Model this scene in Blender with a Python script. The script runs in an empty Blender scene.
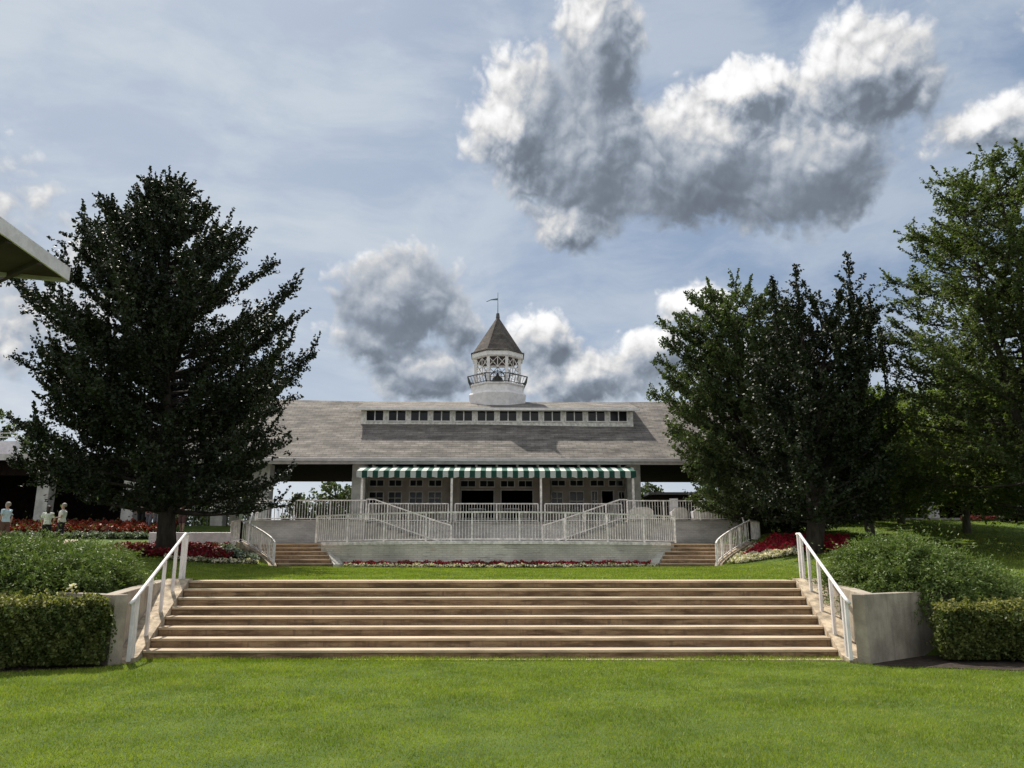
import bpy, math, random
import numpy as np
from mathutils import Vector, Matrix
random.seed(7); RNG = np.random.default_rng(11)
S = bpy.context.scene; COL = S.collection; R = math.radians

# ------------------------------------------------------------------ camera
PITCH, YAW, F = R(12.86), R(-0.9), 780.0
CAM = Vector((0.11, 0.0, 1.58))
cd = bpy.data.cameras.new('camera'); cam = bpy.data.objects.new('camera', cd); COL.objects.link(cam)
cam.location = CAM; cam.rotation_euler = (R(90) + PITCH, 0, YAW)
cd.sensor_width = 36; cd.lens = F / 1024 * 36; cd.clip_start = .1; cd.clip_end = 6000
S.camera = cam
CM = cam.rotation_euler.to_matrix()
def ray(px, py): return CM @ Vector(((px - 512) / F, (384 - py) / F, -1))
def at(px, py, Y):                       # world point seen at a pixel, at world depth Y
    d = ray(px, py); return CAM + d * (Y / d.y)
def aX(px, Y, py=520): return at(px, py, Y).x
def azel(px, py):
    d = ray(px, py).normalized(); return math.atan2(d.x, d.y), math.asin(d.z)

# ------------------------------------------------------------------ light
SUN_EL, SUN_AZ = R(55), R(-29)           # azimuth from +Y, negative = left
sd = bpy.data.lights.new('sun', 'SUN'); sun = bpy.data.objects.new('sun', sd); COL.objects.link(sun)
sd.energy = 5.0; sd.angle = R(.6); sd.color = (1, .93, .82)
tosun = Vector((math.cos(SUN_EL) * math.sin(SUN_AZ), math.cos(SUN_EL) * math.cos(SUN_AZ), math.sin(SUN_EL)))
sun.rotation_euler = tosun.to_track_quat('Z', 'Y').to_euler()
vs = S.view_settings; vs.view_transform = 'Standard'; vs.look = 'None'; vs.gamma = 1; vs.use_curve_mapping = False
vs.exposure = 0.36
S.cycles.max_bounces = 6; S.cycles.diffuse_bounces = 3; S.cycles.glossy_bounces = 2; S.cycles.transmission_bounces = 2

class NT:                                # tiny node-graph helper
    def __init__(s, nt): s.t = nt; nt.nodes.clear()
    def n(s, typ, **k):
        x = s.t.nodes.new(typ)
        for a, v in k.items(): setattr(x, a, v)
        return x
    def set(s, sock, v):
        if hasattr(v, 'is_linked') or isinstance(v, bpy.types.NodeSocket): s.t.links.new(v, sock)
        else:
            if isinstance(v, tuple) and len(v) == 3 and sock.type == 'RGBA': v = v + (1,)
            sock.default_value = v
    def m(s, op, a, b=0, c=0, clamp=False):
        x = s.n('ShaderNodeMath', operation=op, use_clamp=clamp)
        for i, v in enumerate((a, b, c)): s.set(x.inputs[i], v)
        return x.outputs[0]
    def v(s, op, a, b=(0, 0, 0), scale=None):
        x = s.n('ShaderNodeVectorMath', operation=op); s.set(x.inputs[0], a); s.set(x.inputs[1], b)
        if scale is not None: s.set(x.inputs['Scale'], scale)
        return x.outputs['Value'] if op in ('LENGTH', 'DOT_PRODUCT') else x.outputs[0]
    def noise(s, vec, scale, detail=4, rough=.55, dist=0, col=False, lac=2):
        x = s.n('ShaderNodeTexNoise'); s.set(x.inputs['Vector'], vec); s.set(x.inputs['Scale'], scale)
        x.inputs['Detail'].default_value = detail; x.inputs['Roughness'].default_value = rough
        x.inputs['Distortion'].default_value = dist; x.inputs['Lacunarity'].default_value = lac
        return x.outputs['Color' if col else 'Fac']
    def ss(s, v, a, b, lo=0, hi=1):
        x = s.n('ShaderNodeMapRange', interpolation_type='SMOOTHSTEP')
        for i, q in enumerate((v, a, b, lo, hi)): s.set(x.inputs[i], q)
        return x.outputs[0]
    def mix(s, f, a, b, typ='MIX'):
        x = s.n('ShaderNodeMix', data_type='RGBA', blend_type=typ)
        s.set(x.inputs[0], f); s.set(x.inputs[6], a); s.set(x.inputs[7], b); return x.outputs[2]
    def scale(s, vec, sc, loc=(0, 0, 0)):
        x = s.n('ShaderNodeMapping'); s.set(x.inputs[0], vec); x.inputs[3].default_value = sc; x.inputs[1].default_value = loc
        return x.outputs[0]

W = bpy.data.worlds.new('World'); S.world = W; W.use_nodes = True
g = NT(W.node_tree)
sky = g.n('ShaderNodeTexSky', sky_type='NISHITA', sun_disc=False)
sky.sun_elevation = SUN_EL; sky.sun_rotation = SUN_AZ; sky.air_density = 1.0; sky.dust_density = 1.2; sky.ozone_density = 2
P = g.v('NORMALIZE', g.n('ShaderNodeTexCoord').outputs['Generated'])
sep = g.n('ShaderNodeSeparateXYZ'); g.set(sep.inputs[0], P)
AZ = g.m('ARCTAN2', sep.outputs[0], sep.outputs[1]); EL = g.m('ARCSINE', sep.outputs[2])
cmb = g.n('ShaderNodeCombineXYZ'); g.set(cmb.inputs[0], AZ); g.set(cmb.inputs[1], EL); C0 = cmb.outputs[0]
warp = g.v('SCALE', g.v('SUBTRACT', g.noise(C0, 5.5, 5, .6, col=True), (.5, .5, .5)), scale=.085)
warp2 = g.v('SCALE', g.v('SUBTRACT', g.noise(C0, 30, 5, .65, col=True), (.5, .5, .5)), scale=.028)
C = g.v('ADD', g.v('ADD', C0, warp), warp2)
def after(prev, vec):                    # orders the evaluation so that few values are alive at once
    x_ = g.n('ShaderNodeVectorMath', operation='MULTIPLY_ADD'); g.set(x_.inputs[0], prev); x_.inputs[1].default_value = (1e-7,) * 3; g.set(x_.inputs[2], vec)
    return x_.outputs[0]
def blobs(lst, src):
    out = None
    for (px, py, rx, ry, st) in lst:
        a, e = azel(px, py)
        x_ = g.n('ShaderNodeVectorMath', operation='MULTIPLY_ADD'); g.set(x_.inputs[0], src)   # scale and shift in one node
        x_.inputs[1].default_value = (F / rx, F / ry, 0); x_.inputs[2].default_value = (-a * F / rx, -e * F / ry, 0); q = x_.outputs[0]
        d = g.m('MULTIPLY_ADD', g.v('LENGTH', q), -st, st)
        out = d if out is None else g.m('SMOOTH_MAX', out, d, .12)
        src = after(out, src)
    return out
CLOUD = [(600, 45, 60, 75, 1), (520, 125, 75, 75, 1), (585, 150, 90, 95, 1), (570, 215, 55, 45, .8), (700, 150, 130, 75, 1), (800, 170, 100, 60, 1),
         (860, 75, 85, 70, 1), (745, 95, 60, 35, .9), (850, 190, 45, 35, .7), (990, 130, 65, 28, .7), (1060, 120, 60, 40, .8),
         (395, 300, 82, 58, 1), (365, 345, 55, 28, .8), (425, 375, 90, 38, .75), (455, 320, 40, 45, .7), (545, 340, 45, 35, .8), (580, 380, 90, 42, .8), (650, 355, 50, 32, .75),
         (690, 305, 50, 28, .8), (95, 262, 50, 35, .45), (40, 320, 90, 55, .40), (740, 370, 90, 50, .5),
         (-300, 150, 250, 120, .9), (1500, 200, 260, 120, .9), (1300, -150, 200, 150, .8)]
CORE = [(640, 175, 110, 52, 1.1), (740, 188, 120, 42, 1.1), (820, 185, 70, 36, 1), (570, 130, 55, 80, .9), (610, 60, 30, 60, .6), (545, 105, 30, 30, .4),
        (398, 305, 84, 62, 1.3), (370, 345, 52, 26, 1), (425, 378, 50, 18, .9), (545, 345, 26, 18, .5), (650, 362, 36, 16, .6), (865, 88, 40, 14, .35), (600, 385, 50, 14, .4),
        (-300, 190, 200, 70, .8), (1500, 250, 200, 70, .8)]
def density(off):
    c_ = g.v('ADD', C, off) ; c0_ = g.v('ADD', C0, off)
    return g.m('ADD', blobs(CLOUD, c_), g.m('ADD', g.m('MULTIPLY_ADD', g.noise(c0_, 17, 6, .54), .66, -.44),
                 g.m('ADD', g.m('MULTIPLY', g.m('ABSOLUTE', g.m('SUBTRACT', g.noise(c0_, 26, 1, .5, .4), .5)), .80), g.m('MULTIPLY', g.m('ABSOLUTE', g.m('SUBTRACT', g.noise(c0_, 66, 2, .5, .4), .5)), .30))))
dens = density((0, 0, 0)); C, C0 = after(dens, C), after(dens, C0)
dens2 = density((-.016, .030, 0)); C, C0 = after(dens2, C), after(dens2, C0)
dens3 = density((-.004, .009, 0)); C, C0 = after(dens3, C), after(dens3, C0)
behind = g.m('MULTIPLY_ADD', g.noise(g.scale(P, (1, 1, 2.5)), 2.4, 6, .55), 3, -1.6)
back = g.ss(g.v('DOT_PRODUCT', P, (0, 1, 0)), .35, .05)
dens = g.m('MAXIMUM', dens, g.m('MULTIPLY_ADD', back, g.m('ADD', behind, 1.25), -1))
alpha = g.ss(dens, -.02, .30)
lit = g.m('ADD', g.m('MULTIPLY', g.m('SUBTRACT', dens, dens2), 1.25), g.m('MULTIPLY', g.m('SUBTRACT', dens, dens3), 1.3))
core = g.ss(g.m('ADD', blobs(CORE, C), g.m('MULTIPLY_ADD', g.noise(C0, 8, 5, .55), .5, -.25)), -.30, .50)
thin = g.ss(dens, .40, .05, 0, .14)
base_ = g.m('MULTIPLY_ADD', core, -.24, .32)
bright = g.m('ADD', g.m('ADD', base_, thin), g.m('MULTIPLY', lit, g.m('MULTIPLY_ADD', core, -.40, .80)))
bright = g.m('MULTIPLY_ADD', back, .22, bright)
bright = g.m('ADD', g.ss(bright, -.22, 1.25, .15, .80), g.m('MULTIPLY_ADD', g.noise(C0, 9, 6, .6), .16, -.08))
ccol = g.mix(g.ss(bright, .15, .6), (.88, 1.04, 1.28, 1), (1.0, 1.0, 1.0, 1))
ccol = g.v('SCALE', ccol, scale=bright)
# veil of thin high cloud
st = g.v('ADD', g.scale(C0, (1, 3.2, 1)), g.v('SCALE', g.noise(C0, 2.2, 3, .5, col=True), scale=.5))
veil = g.ss(g.noise(st, 3.2, 7, .6), .36, .66)
leftness = g.ss(AZ, .40, -.45, .0, .45)
veil = g.m('ADD', g.m('MULTIPLY', veil, .55), leftness, clamp=True)
skyc = g.v('SCALE', sky.outputs[0], scale=.085)
skyc = g.mix(.7, skyc, (.21, .275, .38, 1))
vcol = g.mix(g.ss(EL, .05, .55), (.49, .53, .58, 1), (.46, .51, .57, 1))
skyc = g.mix(veil, skyc, vcol)
skyc = g.mix(g.ss(EL, .28, .0, 0, .55), skyc, (.58, .62, .67, 1))
fin = g.mix(alpha, skyc, ccol)
bg = g.n('ShaderNodeBackground'); g.set(bg.inputs[0], fin); bg.inputs[1].default_value = 1.0
g.t.links.new(bg.outputs[0], g.n('ShaderNodeOutputWorld').inputs[0])
W.cycles.sampling_method = 'MANUAL'; W.cycles.sample_map_resolution = 512

# ------------------------------------------------------------------ materials
def mat(name, col, rough=.8, var=.25, nscale=3, bump=.15, bscale=None, spec=.3, metal=0, col2=None, stretch=(1, 1, 1), fn=None):
    m = bpy.data.materials.new(name); m.use_nodes = True; k = NT(m.node_tree)
    p = k.n('ShaderNodeBsdfPrincipled'); o = k.n('ShaderNodeOutputMaterial'); k.t.links.new(p.outputs[0], o.inputs[0])
    pos = k.n('ShaderNodeNewGeometry').outputs['Position']; pos = k.scale(pos, stretch)
    a = k.noise(pos, nscale, 6, .62)
    c2 = col2 or tuple(c * (1 - var * 1.6) for c in col)
    c = k.mix(k.ss(a, .3, .7), c2 + (1,), tuple(min(1, c * (1 + var * .4)) for c in col) + (1,))
    if fn: c = fn(k, c, pos, p)
    k.set(p.inputs['Base Color'], c); p.inputs['Roughness'].default_value = rough; p.inputs['Metallic'].default_value = metal
    p.inputs['Specular IOR Level'].default_value = spec
    if bump and not p.inputs['Normal'].is_linked:
        b = k.n('ShaderNodeBump'); b.inputs['Strength'].default_value = bump; b.inputs['Distance'].default_value = .02
        k.set(b.inputs['Height'], k.noise(pos, bscale or nscale * 8, 5, .65)); k.t.links.new(b.outputs[0], p.inputs['Normal'])
    return m
def leafmat(name, a, b, trans=.3, nscale=.8, dry=None):
    m = bpy.data.materials.new(name); m.use_nodes = True; k = NT(m.node_tree); o = k.n('ShaderNodeOutputMaterial')
    geo = k.n('ShaderNodeNewGeometry'); n = k.noise(geo.outputs['Position'], nscale, 3, .6); n2 = k.noise(geo.outputs['Position'], 19, 2, .6)
    f = k.ss(k.m('ADD', k.m('MULTIPLY', n, .6), k.m('MULTIPLY', n2, .4)), .36, .64)
    c = k.mix(f, a + (1,), b + (1,))
    if dry:
        c = k.mix(k.ss(k.noise(k.scale(geo.outputs['Position'], (1, 1.4, .2)), 3.2, 5, .7), .50, .68, 0, .55), c, dry + (1,))
        c = k.mix(k.ss(k.noise(k.scale(geo.outputs['Position'], (1, 1.2, .2)), 1.1, 4, .6), .5, .7, 0, .45), c, (a[0] * .8, a[1] * .85, a[2], 1))
    d = k.n('ShaderNodeBsdfPrincipled'); k.set(d.inputs['Base Color'], c); d.inputs['Roughness'].default_value = .55; d.inputs['Specular IOR Level'].default_value = .25
    t = k.n('ShaderNodeBsdfTranslucent'); k.set(t.inputs[0], k.mix(1, c, (1.3, 1.5, .6, 1), 'MULTIPLY'))
    x = k.n('ShaderNodeMixShader'); x.inputs[0].default_value = trans
    k.t.links.new(d.outputs[0], x.inputs[1]); k.t.links.new(t.outputs[0], x.inputs[2]); k.t.links.new(x.outputs[0], o.inputs[0])
    return m
def brickfn(bw, bh, axis='xz', mortar=(.3, .3, .3), contrast=.5, msz=.012):
    def fn(k, c, pos, p):
        s = k.n('ShaderNodeSeparateXYZ'); k.set(s.inputs[0], k.n('ShaderNodeNewGeometry').outputs['Position'])
        q = k.n('ShaderNodeCombineXYZ'); k.set(q.inputs[0], k.m('ADD', s.outputs[0], s.outputs[1]) if axis == 'xz' else s.outputs[0]); k.set(q.inputs[1], s.outputs[2])
        b = k.n('ShaderNodeTexBrick'); k.set(b.inputs['Vector'], q.outputs[0])
        b.inputs['Scale'].default_value = 1; b.inputs['Brick Width'].default_value = bw; b.inputs['Row Height'].default_value = bh
        b.inputs['Mortar Size'].default_value = msz; b.inputs['Mortar Smooth'].default_value = .4; b.inputs['Bias'].default_value = 0
        b.inputs['Color1'].default_value = (1, 1, 1, 1); b.inputs['Color2'].default_value = (1 - contrast,) * 3 + (1,); b.inputs['Mortar'].default_value = mortar + (1,)
        bp = k.n('ShaderNodeBump'); bp.inputs['Strength'].default_value = .6; bp.inputs['Distance'].default_value = .01
        k.set(bp.inputs['Height'], b.outputs[1]); bp.invert = True; k.t.links.new(bp.outputs[0], p.inputs['Normal'])
        return k.mix(1, c, b.outputs[0], 'MULTIPLY')
    return fn
def streaks(k, c, pos, p):               # weathering that runs down a wall
    g_ = k.n('ShaderNodeNewGeometry').outputs['Position']
    a = k.noise(k.scale(g_, (7, 7, .5)), 1.6, 5, .65)
    c = k.mix(k.ss(a, .48, .75, 0, .6), c, (.16, .14, .11, 1))
    return k.mix(k.ss(k.noise(g_, 2.2, 6, .7), .55, .7, 0, .5), c, (.22, .20, .17, 1))
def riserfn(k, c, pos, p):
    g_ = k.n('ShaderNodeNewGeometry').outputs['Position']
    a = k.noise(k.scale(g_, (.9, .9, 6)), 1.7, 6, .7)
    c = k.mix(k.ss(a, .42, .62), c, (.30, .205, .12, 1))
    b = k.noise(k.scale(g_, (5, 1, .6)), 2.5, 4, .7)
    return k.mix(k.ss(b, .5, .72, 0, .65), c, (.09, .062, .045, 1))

WHITE = mat('white_paint', (.80, .765, .765), .45, .12, 4, .05)
CREAM = mat('worn_white_paint', (.80, .76, .725), .6, .25, 6, .15)
METAL = mat('dark_metal', (.05, .05, .052), .4, .2, 5, .05, spec=.5)
CONC = mat('planter_concrete', (.39, .34, .275), .9, .25, 1.7, .5, 28, fn=streaks)
TREAD = mat('tread_concrete', (.52, .41, .29), .85, .25, 2.2, .4, 40, stretch=(.5, 2, 1))
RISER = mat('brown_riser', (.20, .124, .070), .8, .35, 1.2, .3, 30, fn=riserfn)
KERB = mat('kerb_concrete', (.50, .41, .30), .9, .35, 5, .6, 30)
def shingfn(k, c, pos, p):
    g_ = k.n('ShaderNodeNewGeometry').outputs['Position']
    c = k.mix(k.ss(k.noise(k.scale(g_, (2.2, .35, .35)), 1.4, 6, .65), .45, .72, 0, .5), c, (.13, .12, .115, 1))
    return brickfn(.42, .125, 'x', (.45, .45, .45), .30, .014)(k, c, pos, p)
SHINGLE = mat('roof_shingle', (.245, .222, .20), .9, .34, 1.8, .3, stretch=(.5, 1, 1.6), fn=shingfn)
SHIN2 = mat('cupola_shingle', (.15, .13, .115), .9, .3, 2, .3, fn=brickfn(.25, .09, 'xz', (.4, .4, .4), .3))
BRICK = mat('painted_brick', (.50, .475, .455), .75, .22, .7, .3, stretch=(1, 1, 2.5), fn=brickfn(.215, .075, 'xz', (.82, .8, .78), .10, .01))
def brick_stain(k, c, pos, p):
    c = brickfn(.215, .075, 'xz', (.8, .78, .75), .12, .012)(k, c, pos, p)
    g_ = k.n('ShaderNodeNewGeometry').outputs['Position']
    a = k.noise(k.scale(g_, (.5, .5, .9)), 1.3, 6, .65)
    c = k.mix(k.ss(a, .56, .72, 0, .75), c, (.42, .30, .18, 1))
    b = k.noise(k.scale(g_, (1, 1, 9)), 1.1, 5, .6)
    return k.mix(k.ss(b, .58, .68, 0, .6), c, (.17, .16, .15, 1))
BRICKS = mat('stained_painted_brick', (.62, .60, .54), .8, .2, .8, .3, fn=brick_stain)
TAUPE = mat('taupe_wall', (.33, .28, .245), .8, .15, 2, .1)
PILLAR = mat('pillar_stucco', (.50, .485, .46), .85, .2, 2.5, .3)
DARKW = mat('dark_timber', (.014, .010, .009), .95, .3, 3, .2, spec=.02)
GUTT = mat('gutter_metal', (.50, .47, .475), .5, .15, 3, .05)
GLASS = mat('dark_glass', (.010, .011, .014), .12, .1, 3, 0, spec=.25)
SOFFIT = mat('soffit', (.075, .052, .07), .8, .2, 1, .1)
FLOOR = mat('terrace_paving', (.36, .34, .31), .9, .2, 2, .2)
PATH = mat('tan_path', (.42, .35, .27), .9, .2, 3, .3)
SOIL = mat('soil_mulch', (.045, .032, .022), .95, .5, 9, .8, 30)
BARK = mat('bark', (.052, .042, .034), .95, .4, 6, .8, 20, stretch=(1, 1, .3))
BARKL = mat('pale_bark', (.16, .14, .12), .95, .4, 6, .8, 20, stretch=(1, 1, .3))
COPPER = mat('verdigris', (.10, .19, .15), .6, .3, 6, .05)
LAWN = mat('lawn_soil', (.085, .125, .016), .95, .4, 1.2, .9, 60, col2=(.045, .085, .012))
def awnfn(k, c, pos, p, ca=(.56, .61, .57, 1), cb=(.014, .085, .06, 1)):
    s = k.n('ShaderNodeSeparateXYZ'); k.set(s.inputs[0], k.n('ShaderNodeNewGeometry').outputs['Position'])
    f = k.m('FRACT', k.m('DIVIDE', k.m('ADD', s.outputs[0], 100), AW))
    return k.mix(k.m('GREATER_THAN', f, .5), ca, cb)
AW = .52
AWN = mat('striped_canvas', (.8, .8, .8), .8, .1, 3, .1, fn=awnfn)
VAL = mat('shaded_valance_canvas', (.8, .8, .8), .8, .1, 3, .1, fn=lambda k, c, pos, p: awnfn(k, c, pos, p, (.40, .44, .41, 1), (.006, .045, .032, 1)))  # awning stripes again, with the valance's shade put into darker colours
GRASS = leafmat('grass_blade', (.125, .172, .018), (.255, .305, .040), .36, .9, dry=(.34, .32, .11))
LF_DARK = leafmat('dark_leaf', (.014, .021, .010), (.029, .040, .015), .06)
LF_MID = leafmat('mid_leaf', (.044, .062, .025), (.088, .114, .042), .28)
LF_FEA = leafmat('feathery_leaf', (.050, .066, .030), (.105, .125, .056), .38)
LF_LT = leafmat('light_leaf', (.095, .125, .045), (.18, .215, .08), .42)
LF_JUN = leafmat('juniper_needle', (.070, .110, .030), (.165, .215, .06), .2, 5)
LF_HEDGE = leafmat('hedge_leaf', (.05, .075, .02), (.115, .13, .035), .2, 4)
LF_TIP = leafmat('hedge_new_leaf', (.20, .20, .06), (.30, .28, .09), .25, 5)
FL_RED = leafmat('crimson_petal', (.28, .012, .03), (.52, .03, .06), .2, 3)
FL_DRED = leafmat('deep_red_petal', (.10, .007, .012), (.24, .012, .022), .15, 3)
FL_OR = leafmat('orange_red_petal', (.15, .016, .012), (.26, .035, .018), .2, 3)
FL_WH = leafmat('white_petal', (.62, .54, .42), (.80, .74, .62), .2, 3)
FL_PK = leafmat('pink_petal', (.52, .10, .12), (.65, .22, .2), .2, 3)
FL_SIL = leafmat('silver_leaf', (.22, .26, .22), (.36, .40, .34), .1, 3)

# ------------------------------------------------------------------ mesh helpers
def tag(o, label=None, cat=None, group=None, kind=None):
    for k, v in (('label', label), ('category', cat), ('group', group), ('kind', kind)):
        if v: o[k] = v
    return o
def thing(name, label, cat, loc=(0, 0, 0), group=None):
    o = bpy.data.objects.new(name, None); COL.objects.link(o); o.location = loc; o.empty_display_size = .3
    return tag(o, label, cat, group)
def rootloc(o):
    v = Vector((0, 0, 0))
    while o: v += o.location; o = o.parent
    return v
def npmesh(name, V, Fq, mats, mi=None, smooth=False):
    V = np.asarray(V, dtype=np.float32); Fq = np.asarray(Fq, dtype=np.int32); n, k = Fq.shape
    me = bpy.data.meshes.new(name); me.vertices.add(len(V)); me.vertices.foreach_set('co', V.ravel())
    me.loops.add(n * k); me.loops.foreach_set('vertex_index', Fq.ravel())
    me.polygons.add(n); me.polygons.foreach_set('loop_start', np.arange(n, dtype=np.int32) * k)
    for m in mats: me.materials.append(m)
    if mi is not None: me.polygons.foreach_set('material_index', np.asarray(mi, dtype=np.int32))
    if smooth: me.polygons.foreach_set('use_smooth', np.ones(n, dtype=bool))
    me.update(calc_edges=True); return me
def link(name, me, parent=None, loc=None):
    o = bpy.data.objects.new(name, me); COL.objects.link(o)
    if parent: o.parent = parent
    if loc is not None: o.location = loc
    return o
class MB:
    def __init__(s): s.v = []; s.f = []; s.mi = []; s.cur = 0; s.sm = []
    def face(s, idx): s.f.append(idx); s.mi.append(s.cur)
    def add(s, vs, fs):
        b = len(s.v); s.v += [tuple(v) for v in vs]
        for f in fs: s.face([b + i for i in f])
    def box(s, x0, x1, y0, y1, z0, z1):
        s.add([(x0, y0, z0), (x1, y0, z0), (x1, y1, z0), (x0, y1, z0), (x0, y0, z1), (x1, y0, z1), (x1, y1, z1), (x0, y1, z1)],
              [(0, 3, 2, 1), (4, 5, 6, 7), (0, 1, 5, 4), (1, 2, 6, 5), (2, 3, 7, 6), (3, 0, 4, 7)]); return s
    def prism(s, pts, z0, z1):           # z0,z1 numbers or lists
        n = len(pts); z0 = z0 if hasattr(z0, '__len__') else [z0] * n; z1 = z1 if hasattr(z1, '__len__') else [z1] * n
        ar = sum(pts[i][0] * pts[(i + 1) % n][1] - pts[(i + 1) % n][0] * pts[i][1] for i in range(n))
        if ar < 0: pts = pts[::-1]; z0 = z0[::-1]; z1 = z1[::-1]
        vs = [(p[0], p[1], z) for p, z in zip(pts, z0)] + [(p[0], p[1], z) for p, z in zip(pts, z1)]
        s.add(vs, [tuple(range(n))[::-1], tuple(range(n, 2 * n))] + [(i, (i + 1) % n, n + (i + 1) % n, n + i) for i in range(n)]); return s
    def beam(s, a, b, w=.05, h=None, up=(0, 0, 1)):
        a, b = Vector(a), Vector(b); h = h or w; d = (b - a).normalized(); u = Vector(up)
        if abs(d.dot(u)) > .99: u = Vector((0, 1, 0))
        r = d.cross(u).normalized() * (w / 2); t = r.cross(d).normalized() * (h / 2)
        vs = [a - r - t, a + r - t, a + r + t, a - r + t, b - r - t, b + r - t, b + r + t, b - r + t]
        s.add(vs, [(0, 1, 2, 3), (7, 6, 5, 4), (0, 4, 5, 1), (1, 5, 6, 2), (2, 6, 7, 3), (3, 7, 4, 0)]); return s
    def path(s, pts, w=.05, h=None):
        for a, b in zip(pts, pts[1:]): s.beam(a, b, w, h)
        return s
    def tube(s, pts, rad, n=8, cap=True):
        pts = [Vector(p) for p in pts]; rad = rad if hasattr(rad, '__len__') else [rad] * len(pts); b = len(s.v)
        for i, p in enumerate(pts):
            d = (pts[min(i + 1, len(pts) - 1)] - pts[max(i - 1, 0)]).normalized()
            u = d.cross(Vector((0, 0, 1)) if abs(d.z) < .95 else Vector((1, 0, 0))).normalized(); w = d.cross(u)
            for j in range(n):
                t = 2 * math.pi * j / n; s.v.append(tuple(p + (u * math.cos(t) + w * math.sin(t)) * rad[i]))
        for i in range(len(pts) - 1):
            for j in range(n):
                a = b + i * n + j; c = b + i * n + (j + 1) % n; s.face([a, c, c + n, a + n])
        if cap: s.face([b + j for j in range(n)][::-1]); s.face([b + (len(pts) - 1) * n + j for j in range(n)])
        return s
    def lathe(s, c, prof, n=16, ph=0, flip=False):   # prof: (r,z)
        b = len(s.v)
        for r, z in prof:
            for j in range(n):
                t = 2 * math.pi * j / n + ph; s.v.append((c[0] + r * math.cos(t), c[1] + r * math.sin(t), c[2] + z))
        for i in range(len(prof) - 1):
            for j in range(n):
                a = b + i * n + j; q = b + i * n + (j + 1) % n; s.face([a, q, q + n, a + n])
        s.face([b + j for j in range(n)][::-1]); s.face([b + (len(prof) - 1) * n + j for j in range(n)])
        return s
    def build(s, name, m, parent=None, smooth=False, bevel=0):
        me = bpy.data.meshes.new(name)
        V = np.array(s.v)
        off = np.array(rootloc(parent)) if parent else np.array([(V[:, 0].min() + V[:, 0].max()) / 2, (V[:, 1].min() + V[:, 1].max()) / 2, V[:, 2].min()])
        me.from_pydata([tuple(v) for v in V - off], [], s.f)
        for q in (m if isinstance(m, (list, tuple)) else [m]): me.materials.append(q)
        me.polygons.foreach_set('material_index', s.mi)
        if smooth: me.polygons.foreach_set('use_smooth', [True] * len(s.f))
        me.update()
        o = link(name, me, parent, None if parent else off)
        if bevel:
            bv = o.modifiers.new('bevel', 'BEVEL'); bv.width = bevel; bv.segments = 2; bv.limit_method = 'ANGLE'
        return o

# ------------------------------------------------------------------ terrain
def lerp(x, xs, ys): return np.interp(x, xs, ys)
def ground(x, y):
    x = np.asarray(x, float); y = np.asarray(y, float)
    cen = lerp(y, [14.0, 16.95, 18, 27, 30, 60], [0, 1.14, 1.2, 1.40, 1.40, 1.40])
    lef = lerp(y, [13.6, 16.6, 20, 27, 33, 35, 38, 40, 60, 120, 600], [0, 1.05, 1.35, 1.78, 2.12, 2.37, 2.95, 3.36, 3.3, 2.5, -6])
    rig = lerp(y, [13.6, 16.6, 20, 27, 33, 38, 42, 60, 120, 600], [0, 1.05, 1.3, 1.75, 2.7, 3.45, 3.78, 3.6, 2.5, -6])
    wl = lerp(-x, [7.6, 10.5], [0, 1]); wr = lerp(x, [7.6, 10.5], [0, 1])
    far = lerp(y, [60, 62], [0, 1])
    z = cen * (1 - np.maximum(wl, wr)) + lef * wl + rig * wr
    return z * (1 - far) + lerp(y, [60, 120, 600], [3.2, 2.5, -6]) * far
nx, ny = 180, 240
xs = np.concatenate([np.linspace(-1500, -45, 16), np.linspace(-44, 44, nx), np.linspace(45, 1500, 16)])
ys = np.concatenate([np.linspace(-60, -1, 10), np.linspace(0, 62, ny), np.linspace(64, 160, 20), np.linspace(180, 3000, 14)])
X, Y = np.meshgrid(xs, ys); Z = ground(X, Y)
V = np.stack([X, Y, Z], -1).reshape(-1, 3); w_ = len(xs)
i = np.arange((len(ys) - 1) * w_).reshape(len(ys) - 1, w_)[:, :-1].ravel()
me = npmesh('ground', V, np.stack([i, i + 1, i + 1 + w_, i + w_], 1), [LAWN], smooth=True)
tag(link('ground', me), kind='structure')

def leaves(P, size, aspect=1.6, up=.35, dirs=None, jit=.5, rng=RNG):
    """diamond leaf faces at points P; returns verts, faces"""
    n = len(P); size = np.broadcast_to(size, (n,)) * rng.uniform(.65, 1.35, n)
    N = rng.normal(size=(n, 3)); N[:, 2] += up * 2; N /= np.linalg.norm(N, axis=1)[:, None]
    D = rng.normal(size=(n, 3)) if dirs is None else dirs + rng.normal(size=(n, 3)) * jit
    A = np.cross(N, D); A /= np.linalg.norm(A, axis=1)[:, None] + 1e-9; B = np.cross(A, N)
    a = A * (size / aspect / 1.0)[:, None] * .5; b = B * size[:, None] * .5
    V = np.stack([P - b, P + a, P + b, P - a], 1).reshape(-1, 3)
    return V, np.arange(4 * n).reshape(n, 4)

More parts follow.
